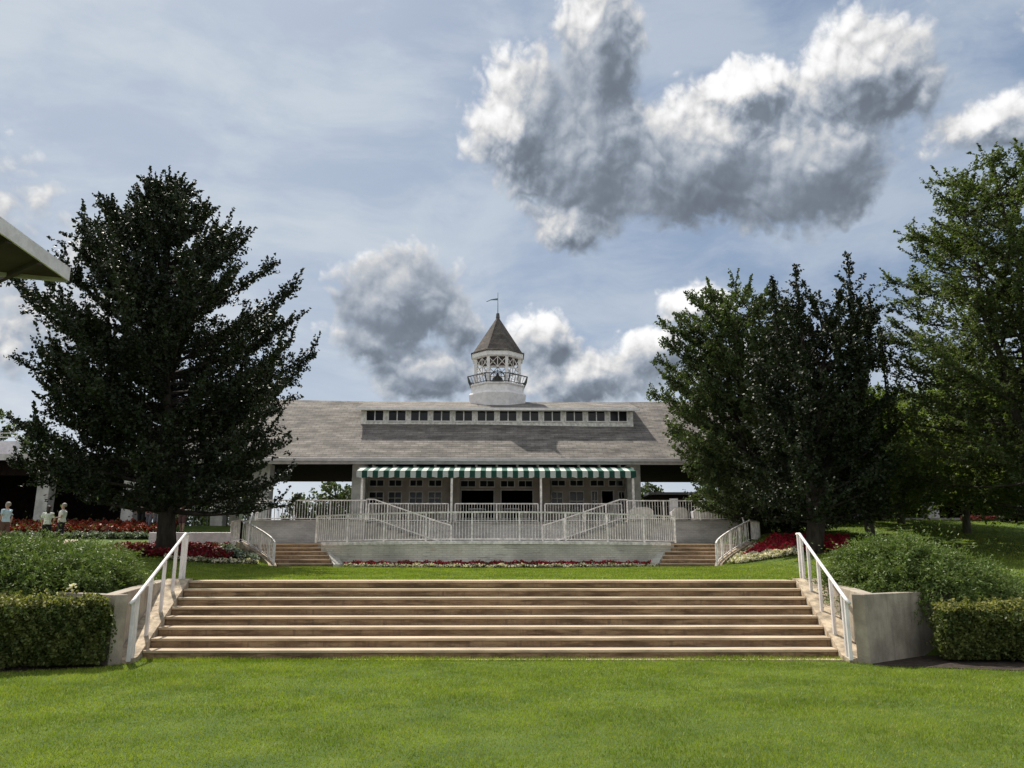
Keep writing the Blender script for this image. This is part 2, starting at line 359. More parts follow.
# lawn blades: one mesh of stuff
def blades(name, regions, mats, h=.05, w=.009):
    Vs = []; k = 0
    for (x0, x1, y0, y1, n, hh, ww, ok) in regions:
        x = RNG.uniform(x0, x1, n); y = RNG.uniform(y0, y1, n)
        if ok is not None: q = ok(x, y); x, y = x[q], y[q]
        n = len(x); z = ground(x, y) - .004
        t = RNG.uniform(0, 2 * np.pi, n); clump = .75 + .5 * np.sin(x * 1.7 + 1.3 * np.sin(y * 1.1)) * np.sin(y * 2.3 + x * .6) * .4
        H = hh * RNG.uniform(.5, 1.35, n) * clump; ln = RNG.normal(0, .5, (n, 2)) * H[:, None]
        dx, dy = np.cos(t) * ww / 2, np.sin(t) * ww / 2
        Vs.append(np.stack([np.stack([x - dx, y - dy, z], 1), np.stack([x + dx, y + dy, z], 1), np.stack([x + ln[:, 0], y + ln[:, 1], z + H], 1)], 1).reshape(-1, 3))
    V = np.concatenate(Vs); me = npmesh(name, V, np.arange(len(V)).reshape(-1, 3), mats)
    return tag(link(name, me), kind='stuff', label='short mown green lawn grass', cat='grass')
STAIR_Y0, RI, TR, NST = 13.68, .15, .44, 8
def infront(x, y): return (y < 13.62) & ((np.abs(x) < 6.0) | (y < 12.7 - (np.abs(x) - 6) * .35)) & (np.abs(x) < y * .70 + 1)
def upper(x, y): return y < 26.9 + .058 * x * x * .9 - .75
blades('lawn_grass', [(-10, 10, 4.6, 9, 260000, .042, .008, infront), (-10, 10, 9, 13.62, 190000, .045, .011, infront),
                      (-6.2, 6.0, 13.38, 13.66, 9000, .085, .012, None), (-9, 9, 17.75, 29, 120000, .05, .02, upper), (9, 26, 14.5, 42, 90000, .06, .028, lambda x, y: x < y * .72 + 2),
                      (-30, -9, 17.5, 34, 50000, .06, .028, lambda x, y: -x < y * .72 + 2)], [GRASS])

# ------------------------------------------------------------------ wide stairs with planters
HW0, HW1 = 5.80, 6.32
def hw(y): return HW0 + (HW1 - HW0) * (y - STAIR_Y0) / (TR * 7)
t = thing('staircase', 'wide flight of eight brown concrete steps rising from the front lawn', 'stairs', (0, STAIR_Y0, 0))
for k in range(NST):
    b = MB(); y0 = STAIR_Y0 + k * TR; y1 = STAIR_Y0 + (k + 1) * TR + (0.03 if k < 7 else .62); z1 = (k + 1) * RI; z0 = z1 - RI
    xa, xb = hw(y0) - .002, hw(y1) - .002
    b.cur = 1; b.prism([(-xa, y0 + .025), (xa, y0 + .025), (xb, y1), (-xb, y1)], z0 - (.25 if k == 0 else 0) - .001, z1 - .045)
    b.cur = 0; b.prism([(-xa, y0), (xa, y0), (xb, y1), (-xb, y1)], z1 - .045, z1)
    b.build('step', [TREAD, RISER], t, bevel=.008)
tag(MB().prism([(-2.6, 13.52), (6.1, 13.36), (6.1, 13.70), (-2.6, 13.70)], -.1, .018).build('path', TREAD), kind='structure')
for sgn in (-1, 1):
    side = 'right' if sgn > 0 else 'left'
    # sloping kerb between steps and planter wall
    b = MB(); n = 14
    for j in range(n):
        ya = 13.15 + (17.1 - 13.15) * j / n; yb = 13.15 + (17.1 - 13.15) * (j + 1) / n
        def zt(y): return max(.06, min(1.24, (y - STAIR_Y0) / TR * RI + .17))
        def pw(y): return 6.0 + (y - 12.95) / 4.1 * .85
        def inn(y): return hw(y) if y > 13.4 else hw(13.4)
        pts = [(sgn * inn(ya), ya), (sgn * (pw(ya) - .002), ya), (sgn * (pw(yb) - .002), yb), (sgn * inn(yb), yb)]
        b.prism(pts, -.1, [zt(ya), zt(ya), zt(yb), zt(yb)] if sgn else 0)
    kb = b.build('stair_kerb', KERB); tag(kb, 'crumbling sloped concrete kerb along the %s edge of the wide steps' % side, 'kerb', None)
    # planter walls
    pl = thing('planter', '%s concrete planter beside the wide steps holding spreading juniper' % ('sunlit right' if sgn > 0 else 'shaded left'), 'planter', (sgn * 7.6, 15, 0))
    P0, P1, P2 = (6.0, 12.95), (8.45, 14.75), (6.85, 17.05)
    def wall(a, c, th, z1, nm):
        a, c = Vector((a[0] * sgn, a[1])), Vector((c[0] * sgn, c[1])); d = (c - a).normalized(); nn = Vector((-d.y, d.x)) * th * sgn
        return MB().prism([tuple(a), tuple(c), tuple(c + nn), tuple(a + nn)], -.15, z1).build(nm, CONC, pl, bevel=.012)
    wall((6.0, 12.95), (8.45, 14.78), .22, 1.07, 'front_wall')
    nd = Vector((6.85 - 6.0, 17.05 - 12.95)).normalized()
    q = lambda a, o: (sgn * (a[0] + o), a[1])
    MB().prism([q(P0, .003), q(P2, .003), q(P2, .24), (sgn * 6.30, 13.18)], -.15, [1.07, 1.22, 1.22, 1.07]).build('side_wall', CONC, pl, bevel=.012)
    MB().prism([q((8.45, 14.78), 0), q((8.45, 14.78), -.22), q((8.1, 17.0), 0), q((8.32, 17.0), 0)], -.15, 1.0).build('end_wall', CONC, pl)
    MB().prism([q((6.35, 13.4), 0), q((8.15, 14.8), 0), q((8.0, 17.2), 0), q((7.0, 17.2), 0)], .1, .98).build('soil', SOIL, pl)
    tag(MB().prism([q((6.05, 12.7), 0), q((8, 12.05), 0), q((14, 11.9), 0), q((14, 13.9), 0), q((8.6, 14.9), 0), q((6.02, 12.93), 0)], -.05, .012).build('mulch_bed', SOIL), kind='structure')

def handrail(name, label, pts, base, posts, parent=None, r=.03):
    t = thing(name, label, 'handrail', base)
    MB().tube(pts, r, 10).build('top_rail', WHITE, t, smooth=True)
    for a, c in posts: MB().beam(a, c, .055, .055).build('post', WHITE, t, bevel=.006)
    return t
for sgn in (-1, 1):
    def kx(y): return sgn * (6.0 + (y - 12.95) / 4.1 * .85 - .27)
    def kz(y): return max(.06, min(1.24, (y - STAIR_Y0) / TR * RI + .17))
    ya, yb = 13.1, 17.0; H = .93
    top = [(kx(ya) , ya - .12, kz(ya) + H - .06), (kx(ya), ya, kz(ya) + H)]
    for j in range(1, 9):
        y = ya + (yb - ya) * j / 8; top.append((kx(y), y, (kz(ya) + (kz(yb) - kz(ya)) * j / 8) + H))
    top.append((kx(yb + .35), yb + .35, kz(yb) + H + .01))
    posts = []
    for y in (13.12, 13.34, 14.2, 15.2, 16.15, 16.85, 17.2):
        f_ = min(1, (y - ya) / (yb - ya)); zt_ = kz(ya) + (kz(yb) - kz(ya)) * f_ + H - .02
        posts.append(((kx(y), y, kz(y) - .02), (kx(y), y, zt_)))
    handrail('stair_handrail', 'white tube handrail %s of the wide steps, %s' % (('right', 'brightly sunlit against juniper') if sgn > 0 else ('left', 'beside the shaded planter')), top, (kx(15), 15, 0), posts)

# ------------------------------------------------------------------ curved retaining wall, landing, terrace
LZ, TZ = 2.25, 3.37
def arcY(x): return 27.0 + x * x * .058
AXE = 6.45
arc = [(x, arcY(x)) for x in np.linspace(-AXE, AXE, 41)]
t = thing('retaining_wall', 'curved painted brick retaining wall with brown stains behind the flower strip', 'wall', (0, 27, 1.3))
MB().prism(arc + [(x, y + .35) for x, y in arc[::-1]], 1.1, LZ - .08).build('wall_face', BRICKS, t)
MB().prism([(x, y - .04) for x, y in arc] + [(x, y + .39) for x, y in arc[::-1]], LZ - .08, LZ + .03).build('coping', CREAM, t, bevel=.01)
for sgn in (-1, 1):
    a = (5.72 * sgn, 28.25); c = (AXE * sgn, arcY(AXE) + .3)
    MB().prism([a, c, (c[0] - .3 * sgn, c[1]), (a[0] - .28 * sgn, a[1] + .25)], 1.1, [1.5, LZ + .01, LZ + .01, 1.5]).build('end_cheek', BRICKS, t)
tag(MB().prism([(x, y + .352) for x, y in arc] + [(9.4, 30.7), (10.6, 34.9), (5.5, 36.3), (-5.5, 36.3), (-10.9, 34.9), (-9.4, 30.7)], 1.0, LZ).build('paving', FLOOR), kind='structure')
TXL, TXR = aX(256, 34.6), aX(738, 34.6)
t = thing('terrace', 'raised terrace with pale painted brick walls in front of the pavilion', 'terrace', (0, 36, 1.2))
SX = 5.75
tb = MB().prism([(TXL, 34.6), (-SX, 34.6), (-SX, 36.15), (SX, 36.15), (SX, 34.6), (TXR, 34.6), (TXR + .7, 35.2), (TXR + .9, 36.5), (TXR + .9, 52), (TXL - .9, 52), (TXL - .9, 36.5), (TXL - .6, 35.2)], 1.0, TZ - .07)
tb.build('wall', BRICK, t)
MB().prism([(TXL, 34.54), (-SX + .05, 34.54), (-SX + .05, 36.09), (SX - .05, 36.09), (SX - .05, 34.54), (TXR, 34.54), (TXR + .76, 35.15), (TXR + .96, 36.5), (TXR + .96, 52), (TXL - .96, 52), (TXL - .96, 36.5), (TXL - .66, 35.15)], TZ - .07, TZ).build('paving_slab', FLOOR, t)

def railing(name, label, pts, h, nposts, spacing=.11, group=None, m=CREAM, foot=.07, bw=.018, rw=.05, t=None, post_h=None):
    """balustrade following pts (x,y,z floor)"""
    pts = [Vector(p) for p in pts]; L = [0]
    for a, c in zip(pts, pts[1:]): L.append(L[-1] + (c - a).length)
    def P_(s):
        s = max(0, min(L[-1], s))
        for j in range(len(L) - 1):
            if s <= L[j + 1] + 1e-9: return pts[j].lerp(pts[j + 1], (s - L[j]) / max(1e-9, L[j + 1] - L[j]))
        return pts[-1]
    root = thing(name, label, 'railing', tuple(P_(L[-1] / 2)), group)
    up = Vector((0, 0, 1)); nseg = max(1, len(pts) - 1)
    MB().path([p + up * h for p in pts], rw, .05).build('top_rail', m, root)
    MB().path([p + up * foot for p in pts], .035, .035).build('bottom_rail', m, root)
    ps = [L[-1] * j / (nposts - 1) for j in range(nposts)]
    for s in ps: MB().beam(P_(s), P_(s) + up * (h - .01), .055, .055).build('post', m, root)
    for s0, s1 in zip(ps, ps[1:]):
        b = MB(); n = max(1, int((s1 - s0) / spacing))
        for j in range(1, n):
            p = P_(s0 + (s1 - s0) * j / n); b.beam(p + up * foot, p + up * (h - .02), bw, bw)
        if b.v: b.build('baluster_panel', m, root)
    return root
fr = [(x, arcY(x) + .16, LZ + .03) for x in np.linspace(-6.75, 6.72, 30)]
railing('curved_railing', 'long bowed white railing on top of the curved brick retaining wall', fr, .98, 10, .105)
TP = TZ
railing('terrace_railing', 'white terrace railing left of the awning, above the left side stairs', [(TXL, 34.75, TP), (-SX, 34.75, TP)], .86, 4, .12)
railing('terrace_railing', 'white terrace railing right of the awning, in front of the lounge chairs', [(SX, 34.75, TP), (TXR, 34.75, TP)], .86, 4, .12)
bx = [aX(p, 36.4) for p in (368, 448, 455, 538, 545, 622)]
for j, nm in enumerate(('left', 'middle', 'right')):
    railing('porch_railing', 'low white railing under the striped awning, %s bay' % nm, [(bx[2 * j], 36.4, TP), (bx[2 * j + 1], 36.4, TP)], .84, 3, .12)
# inner stairs down to the landing, towards the centre
for sgn in (-1, 1):
    nm = 'left' if sgn < 0 else 'right'
    t = thing('terrace_stairs', 'pale stairs descending from the %s end of the awning to the lower landing' % nm, 'stairs', (sgn * 4, 35.4, LZ))
    n = 7; run = 3.35 / n
    for k in range(n):
        xo = SX - k * run; MB().box(*sorted((sgn * xo, sgn * (xo - run))), 34.75, 36.14, LZ, TZ - (k + 1) * (TZ - LZ) / (n + 1)).build('step', FLOOR, t)
    top = (sgn * (SX + .0), 34.68, TZ); a = (sgn * (SX - .35), 34.68, TZ); c = (sgn * (SX - 3.3), 34.68, LZ + .12); e = (sgn * (SX - 3.75), 34.68, LZ)
    railing('stair_railing', 'sloping white balustrade of the stairs on the %s side of the lower landing' % nm, [top, a, c, e], .9, 5, .13)
    # flared side stairs from the lawn
    t = thing('side_stairs', 'brown flared steps at the %s end of the curved retaining wall' % nm, 'stairs', (sgn * 7, 29, 1.3))
    n = 6; Ai, Ao = np.array([5.78, 28.25]), np.array([7.62, 28.1]); Bi, Bo = np.array([6.5, 30.1]), np.array([9.3, 30.6])
    for k in range(n):
        p0, p1 = Ai + (Bi - Ai) * k / n, Ao + (Bo - Ao) * k / n; p2, p3 = Ao + (Bo - Ao) * (k + 1) / n, Ai + (Bi - Ai) * (k + 1) / n
        z = 1.40 + (k + 1) * (LZ - 1.40 + .004) / n; bb = MB()
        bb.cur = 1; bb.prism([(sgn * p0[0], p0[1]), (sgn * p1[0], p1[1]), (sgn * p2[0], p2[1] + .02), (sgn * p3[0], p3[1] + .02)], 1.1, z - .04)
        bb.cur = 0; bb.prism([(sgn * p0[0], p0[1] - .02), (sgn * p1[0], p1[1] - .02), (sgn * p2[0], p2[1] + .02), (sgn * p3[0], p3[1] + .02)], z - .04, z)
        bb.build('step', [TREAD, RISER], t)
    crv = []
    for q_ in np.linspace(0, 1, 9):
        x = 7.66 + (9.75 - 7.66) * (q_ ** 1.25); y = 28.1 + 2.7 * q_; crv.append((sgn * x, y, 1.45 + (LZ + .12 - 1.45) * q_))
    b = MB()
    for p, r_ in zip(crv, crv[1:]):
        b.prism([(p[0], p[1]), (r_[0], r_[1]), (r_[0] + sgn * .28, r_[1]), (p[0] + sgn * .28, p[1])], 1.0, [p[2], r_[2], r_[2], p[2]])
    tag(b.build('stair_kerb', KERB), 'curved sloping kerb of the %s side stairs next to the flower bed' % nm, 'kerb')
    crv2 = [(p[0] + sgn * .12, p[1], p[2]) for p in crv]
    railing('side_stair_railing', 'curved white railing following the %s side stairs beside the flower bed' % nm, crv2, .78, 5, .13)
    railing('side_stair_railing', 'short upright white slat railing at the head of the %s side stairs' % nm, [crv2[-1], (sgn * 10.6, 31.9, LZ + .12), (sgn * 11.2, 33.6, LZ + .12)], .8, 3, .07)
    b = MB().prism([(sgn * 9.8, 30.75), (sgn * 10.65, 31.9), (sgn * 11.3, 33.6), (sgn * 11.0, 33.7), (sgn * 10.4, 32.0), (sgn * 9.6, 30.9)], 1.0, LZ + .1)
    tag(b.build('kerb_wall', CREAM), 'low pale wall under the slat railing at the head of the %s side stairs' % nm, 'wall')
    xe = TXL if sgn < 0 else TXR
    a, c = (xe, 34.5, TZ + .86), (xe + .25 * -sgn * 1, 32.9, LZ + .86)
    rr = thing('stair_handrail', 'steep white handrail at the %s corner of the terrace wall' % nm, 'handrail', (xe, 34, LZ))
    MB().tube([a, c], .03, 8).build('top_rail', WHITE, rr, smooth=True)
    for p, f_ in ((a, TZ), (c, LZ)): MB().beam((p[0], p[1], f_ - .02), p, .05).build('post', WHITE, rr)

# ------------------------------------------------------------------ pavilion
BCX = 0.0
EY, RY, EZ = 38.0, 44.0, at(400, 458, 38.0).z
RZ = at(500, 402.5, 44.0).z
RHW = 16.2
pav = thing('pavilion_building', 'long shingle roofed pavilion with clerestory windows and a cupola above the terrace', 'building', (0, 42, TZ))
def wedge(x0, x1, ya, za, yb, zb, th, name, m, parent):  # sloped slab
    vs = [(x0, ya, za), (x1, ya, za), (x1, yb, zb), (x0, yb, zb)]
    b = MB(); b.add([(x, y, z - th) for x, y, z in vs] + vs, [(0, 3, 2, 1), (4, 5, 6, 7), (0, 1, 5, 4), (1, 2, 6, 5), (2, 3, 7, 6), (3, 0, 4, 7)])
    return b.build(name, m, parent)
# roof with hipped ends, as one mesh of four slopes
b = MB(); o_ = .0
HX = .02
vs = [(-RHW, EY, EZ), (RHW, EY, EZ), (RHW, 48, EZ + .12), (-RHW, 48, EZ + .12), (-RHW + HX, RY, RZ + .18), (RHW - HX, RY, RZ + .18), (-5, RY, RZ), (5, RY, RZ)]
b.add(vs, [(0, 1, 5, 7, 6, 4), (2, 3, 4, 6, 7, 5), (1, 2, 5), (3, 0, 4)])
roof = b.build('roof', SHINGLE, pav)
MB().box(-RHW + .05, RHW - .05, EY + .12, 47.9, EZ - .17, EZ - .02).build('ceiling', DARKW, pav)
gt = MB(); gt.box(-RHW - .05, RHW + .05, EY - .14, EY + .02, EZ - .17, EZ - .01); gt.box(-RHW - .05, RHW + .05, EY + .02, EY + .11, EZ - .3, EZ - .02)
gt.build('gutter', GUTT, pav, bevel=.02)
# dormer (clerestory)
slope = (RZ - EZ) / (RY - EY)
DXL, DXR = at(361, 415, 41.2).x, at(633, 415, 41.2).x
dz0, dz1 = at(500, 424, 41.2).z - .08, at(500, 408.5, 41.0).z
dm = MB().prism([(DXL, 41.2), (DXR, 41.2), (DXR, 43.4), (DXL, 43.4)], dz0 - .25, [dz1 - .02, dz1 - .02, dz1 + .55, dz1 + .55]).build('dormer', CREAM, pav)
wedge(DXL - .25, DXR + .25, 40.85, dz1, RY + .1, RZ + .05, .06, 'dormer_roof', SHINGLE, pav)
MB().box(DXL - .27, DXR + .27, 40.79, 40.86, dz1 - .13, dz1 + .01).build('dormer_fascia', WHITE, pav)
wz0, wz1 = at(500, 421, 41.2).z, at(500, 411.3, 41.2).z
wxs = [(365, 384), (388, 407), (411, 429.5), (433.5, 452), (456, 474.5), (478, 496), (500, 518), (522, 540), (544, 562), (566, 584), (588, 606), (609, 628)]
for k in range(12):
    x0 = DXL + .18 + k * (DXR - DXL - .36) / 12 + .08; x1 = x0 + (DXR - DXL - .36) / 12 - .2
    w = MB(); w.box(x0, x1, 41.14, 41.205, wz0 - .05, wz0); w.box(x0, x1, 41.14, 41.205, wz1, wz1 + .04)
    w.box(x0, x0 + .05, 41.14, 41.205, wz0, wz1); w.box(x1 - .05, x1, 41.14, 41.205, wz0, wz1); w.box((x0 + x1) / 2 - .025, (x0 + x1) / 2 + .025, 41.145, 41.205, wz0, wz1)
    wo = w.build('window', WHITE, pav)
    MB().box(x0 + .04, x1 - .04, 41.172, 41.212, wz0 - .01, wz1 + .01).build('pane', GLASS, wo)
# cupola
cx, cy = at(497.5, 395, 44).x, 44.0
cz = lambda py: at(497.5, py, cy - 1.3).z
cup = MB().lathe((cx, cy, 0), [(1.66, RZ - 1.0), (1.68, cz(403.5)), (1.76, cz(393)), (1.70, cz(391.5)), (1.62, cz(391)), (1.56, cz(384.5)), (1.66, cz(383.6)), (1.66, cz(382.6))], 8, R(22.5)).build('cupola', WHITE, pav)
apo = math.cos(R(22.5))
def oct_pt(r, k, z): a = R(22.5 + 45 * k); return Vector((cx + r * math.cos(a), cy + r * math.sin(a), z))
zc0, zc1 = cz(382.6), cz(356)
for k in range(8): MB().beam(oct_pt(1.36, k, zc0), oct_pt(1.36, k, zc1), .17, .17).build('column', WHITE, cup)
MB().lathe((cx, cy, 0), [(1.50, zc1), (1.58, zc1 + .05), (1.60, cz(351.2)), (1.5, cz(350.8))], 8, R(22.5)).build('eave_band', WHITE, cup)
MB().lathe((cx, cy, 0), [(1.66, cz(351.0)), (1.66, cz(350)), (1.52, cz(349.2)), (.07, cz(311)), (.05, cz(310.5))], 8, R(22.5)).build('spire_roof', SHIN2, cup)
MB().lathe((cx, cy, 0), [(.09, cz(312.5)), (.12, cz(311)), (.09, cz(306.5)), (.03, cz(306))], 10).build('finial', METAL, cup)
zv0, zv1 = cz(307), cz(285)
MB().tube([(cx, cy, zv0), (cx, cy, zv1)], [.025, .012], 8).build('vane_pole', COPPER, cup)
vz = cz(292.5)
b = MB(); b.prism([(cx - .02, cy - .012), (cx - .02, cy + .012), (cx - .45, cy + .012), (cx - .45, cy - .012)], [vz - .02] * 4, [vz + .10, vz + .10, vz + .02, vz + .02]); 
b.tube([(cx - .4, cy, vz), (cx - .68, cy, vz - .12)], .02, 6); b.build('weather_vane', COPPER, cup)
zb0 = cz(382.4); zb1 = cz(374.5)
b = MB()
for k in range(8):
    p, q2 = oct_pt(1.62, k, zb0), oct_pt(1.62, k + 1, zb0); p1, q1 = oct_pt(1.84, k, zb1), oct_pt(1.84, k + 1, zb1)
    b.beam(p1, q1, .05, .05); b.beam(p.lerp(p1, .12), q2.lerp(q1, .12), .03, .03); b.beam(p, p1, .055)
    for j in range(1, 6): b.beam(p.lerp(q2, j / 6), p1.lerp(q1, j / 6), .018)
b.build('balcony_railing', METAL, cup)
for k in range(8):
    b = MB(); a, c = oct_pt(1.36, k, 0), oct_pt(1.36, k + 1, 0); zt1, zt0 = zc1, zc1 - (zc1 - zc0) * .38; 
    A = lambda s, z: Vector((a.x + (c.x - a.x) * s, a.y + (c.y - a.y) * s, z))
    b.beam(A(0, zt0), A(1, zt0), .05); b.beam(A(.5, zt0), A(.5, zt1), .04); b.beam(A(0, zt0), A(.5, zt1), .035); b.beam(A(1, zt0), A(.5, zt1), .035)
    b.beam(A(0, zt1), A(.5, zt0), .035); b.beam(A(1, zt1), A(.5, zt0), .035); b.build('cross_brace', CREAM, cup)
    b = MB(); zl = zc0 + .02      # scrollwork: rings of thin metal
    for s_, zz, rr_ in ((.25, .22, .13), (.75, .22, .13), (.25, .5, .11), (.75, .5, .11), (.5, .36, .09), (.22, .74, .09), (.78, .74, .09)):
        zz = zl + zz * (zt0 - zl); ring = []
        for j in range(11): th = j / 10 * 2 * math.pi; ring.append(A(s_ + rr_ * math.cos(th) / (c - a).length, zz + rr_ * math.sin(th)))
        b.path(ring, .02)
    if k not in (5,): b.build('scroll_panel', WHITE, cup)
MB().lathe((cx, cy, cz(382.6)), [(.12, 0), (.46, .06), (.40, .18), (.33, .42), (.26, .58), (.1, .68), (.06, .85)], 20).build('bell', mat('bell_bronze', (.12, .13, .11), .5, .2, 3, .05, metal=.5), cup, smooth=True)
ring = [(cx + .42 * math.cos(a_), cy - .55, cz(375) + .42 * math.sin(a_)) for a_ in np.linspace(0, 2 * math.pi, 25)]
b = MB().tube(ring, .03, 6)
for a_ in (0, 45, 90, 135): b.beam((cx - .42 * math.cos(R(a_)), cy - .55, cz(375) - .42 * math.sin(R(a_))), (cx + .42 * math.cos(R(a_)), cy - .55, cz(375) + .42 * math.sin(R(a_))), .022)
b.build('bell_wheel', METAL, cup)
MB().lathe((cx, cy, zc1 - .03), [(1.35, 0), (1.35, .04)], 8, R(22.5)).build('lantern_ceiling', SOFFIT, cup)

# enclosed room under the roof
WY = 40.4; WXL, WXR = at(366, 500, WY).x, at(630, 500, WY).x
zt = EZ - .18; ZF = TZ
zz = lambda py: at(500, py, WY).z
openings = []    # (px0,px1,py_top,py_bot,kind)
for a, c in ((368.5, 384), (388, 402), (409, 423), (428, 442)):
    openings += [(a, c, 479.5, 487, 'transom'), (a, c, 491.5, 505, 'window')]
for a, c in ((460, 476), (479, 495), (500, 515), (518, 533)): openings.append((a, c, 480, 487.5, 'transom'))
openings += [(460.5, 494.5, 489.5, 519, 'door'), (500.5, 533.5, 489.5, 519, 'door')]
for a, c in ((551, 566), (569.5, 584), (590, 605), (608.5, 624)): openings.append((a, c, 479.5, 486.5, 'transom'))
openings += [(551, 563, 491.5, 505, 'window'), (569, 584, 491, 519, 'door2'), (591, 598, 490.5, 519, 'door2'), (601, 614, 490, 519, 'door')]
openings += [(618, 625, 491, 519, 'door2')]
# wall panels: columns of bays, full boxes between openings
xsx = sorted({at(v, 495, WY).x for o in openings for v in o[:2]} | {WXL, WXR})
wallb = MB()
ops = [(at(a, 495, WY).x, at(c, 495, WY).x, max(TZ, zz(pb)), zz(pt), k) for a, c, pt, pb, k in openings]
for xa, xb in zip(xsx, xsx[1:]):
    xm = (xa + xb) / 2; cuts = sorted((z0, z1) for (x0, x1, z0, z1, k) in ops if x0 < xm < x1); z = TZ
    for z0, z1 in cuts:
        if z0 > z + .02: wallb.box(xa, xb, WY, WY + .2, z, z0)
        z = max(z, z1)
    wallb.box(xa, xb, WY, WY + .2, z, zt)
wallb.build('front_wall', TAUPE, pav)
for (x0, x1, z0, z1, k) in ops:
    b = MB(); f_ = .05
    b.box(x0, x1, WY - .03, WY + .05, z1 - f_, z1); b.box(x0, x0 + f_, WY - .03, WY + .05, z0, z1 - f_); b.box(x1 - f_, x1, WY - .03, WY + .05, z0, z1 - f_)
    b.box(x0 + f_, x1 - f_, WY - .03, WY + .05, z0, z0 + f_)
    if k != 'door': b.box((x0 + x1) / 2 - .02, (x0 + x1) / 2 + .02, WY - .025, WY + .04, z0 + f_, z1 - f_)
    if k == 'window': b.box(x0 + f_, (x0 + x1) / 2 - .022, WY - .025, WY + .04, (z0 + z1) / 2 - .02, (z0 + z1) / 2 + .02); b.box((x0 + x1) / 2 + .022, x1 - f_, WY - .025, WY + .04, (z0 + z1) / 2 - .02, (z0 + z1) / 2 + .02)
    if k == 'door2':
        for q3 in (.3, .62): b.box(x0 + f_, x1 - f_, WY - .02, WY + .038, z0 + (z1 - z0) * q3, z0 + (z1 - z0) * q3 + .05)
    o = b.build({'transom': 'transom_window', 'window': 'window', 'door': 'doorway', 'door2': 'glass_door'}[k], PILLAR, pav)
    if k != 'door': MB().box(x0 + .04, x1 - .04, WY + .052, WY + .07, z0, z1).build('pane', GLASS, o)
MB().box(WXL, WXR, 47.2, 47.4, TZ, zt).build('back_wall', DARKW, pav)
for x in (WXL, WXR): MB().box(x - .1, x + .1, WY + .2, 47.2, TZ, zt).build('side_wall', TAUPE, pav)
# wide pillars
for p in (262, 359.5, 633, 731):
    x = at(p, 490, 39.3).x; wd = .34 if p in (359.5, 633) else .44
    MB().box(x - wd, x + wd, 38.95, 39.75, TZ, EZ - .18).build('pillar', PILLAR, pav, bevel=.02)
for x in (-RHW + .6, RHW - .6): MB().box(x - .3, x + .3, 47, 47.6, TZ - .2, EZ - .18).build('pillar', PILLAR, pav)
for p in (455, 545):
    x = at(p, 490, WY - .3).x; MB().box(x - .25, x + .25, WY - .35, WY - .02, TZ, zt).build('pillar', TAUPE, pav)
# awning
AX0, AX1 = at(356.5, 474, 36.5).x, at(636, 474, 36.5).x
AW = (AX1 - AX0) / 26
for m_ in (AWN, VAL):   # stripe period follows the awning width
    for nd_ in m_.node_tree.nodes:
        if nd_.type == 'MATH' and nd_.operation == 'DIVIDE': nd_.inputs[1].default_value = AW
        if nd_.type == 'MATH' and nd_.operation == 'ADD' and nd_.inputs[1].default_value == 100: nd_.inputs[1].default_value = AW * 400 - AX0
zA, zAt = at(500, 478, 36.5).z, at(500, 471, 36.5).z
aw = MB(); zback = EZ - .42
aw.add([(AX0, 36.5, zAt), (AX1, 36.5, zAt), (AX1, 38.1, zback), (AX0, 38.1, zback), (AX0, 36.5, zAt - .03), (AX1, 36.5, zAt - .03), (AX1, 38.1, zback - .03), (AX0, 38.1, zback - .03)],
       [(0, 1, 2, 3), (7, 6, 5, 4), (0, 4, 5, 1), (1, 5, 6, 2), (2, 6, 7, 3), (3, 7, 4, 0)])
awn = aw.build('awning', AWN, pav)
b = MB(); n = 88
for k in range(n):
    x0 = AX0 + (AX1 - AX0) * k / n; x1 = AX0 + (AX1 - AX0) * (k + 1) / n
    dz = lambda q: .05 * (1 - abs(math.sin(math.pi * q / 4)) ** .5) ; yy = lambda q: 36.47 + .012 * math.sin(q * 1.9)
    b.add([(x0, yy(k), zA + dz(k)), (x1, yy(k + 1), zA + dz(k + 1)), (x1, yy(k + 1), zAt + .01), (x0, yy(k), zAt + .01), (x0, yy(k) + .012, zA + dz(k)), (x1, yy(k + 1) + .012, zA + dz(k + 1)), (x1, yy(k + 1) + .012, zAt + .01), (x0, yy(k) + .012, zAt + .01)],
          [(0, 1, 2, 3), (7, 6, 5, 4), (0, 4, 5, 1), (2, 6, 7, 3)])
b.build('valance', VAL, awn)
for sx_ in (AX0, AX1):
    b = MB(); b.add([(sx_, 36.5, zA), (sx_, 36.5, zAt), (sx_, 38.1, zback), (sx_, 38.1, zback - .45)], [(0, 1, 2, 3)]); b.build('side_flap', AWN, awn)
for p in (361.5, 451.5, 541, 633.5):
    x = at(p, 500, 36.6).x; MB().beam((x, 36.6, TZ), (x, 36.6, zAt - .03), .10, .10).build('awning_post', CREAM, pav)
MB().box(AX0 - .2, AX1 + .2, 38.12, 38.3, EZ - .52, EZ - .43).build('awning_housing', WHITE, pav)
for k in range(13):
    x = AX0 + (AX1 - AX0) * (k + .5) / 13; MB().box(x - .05, x + .05, 38.12, 38.6, EZ - .44, EZ - .18).build('roof_bracket', TAUPE, pav)
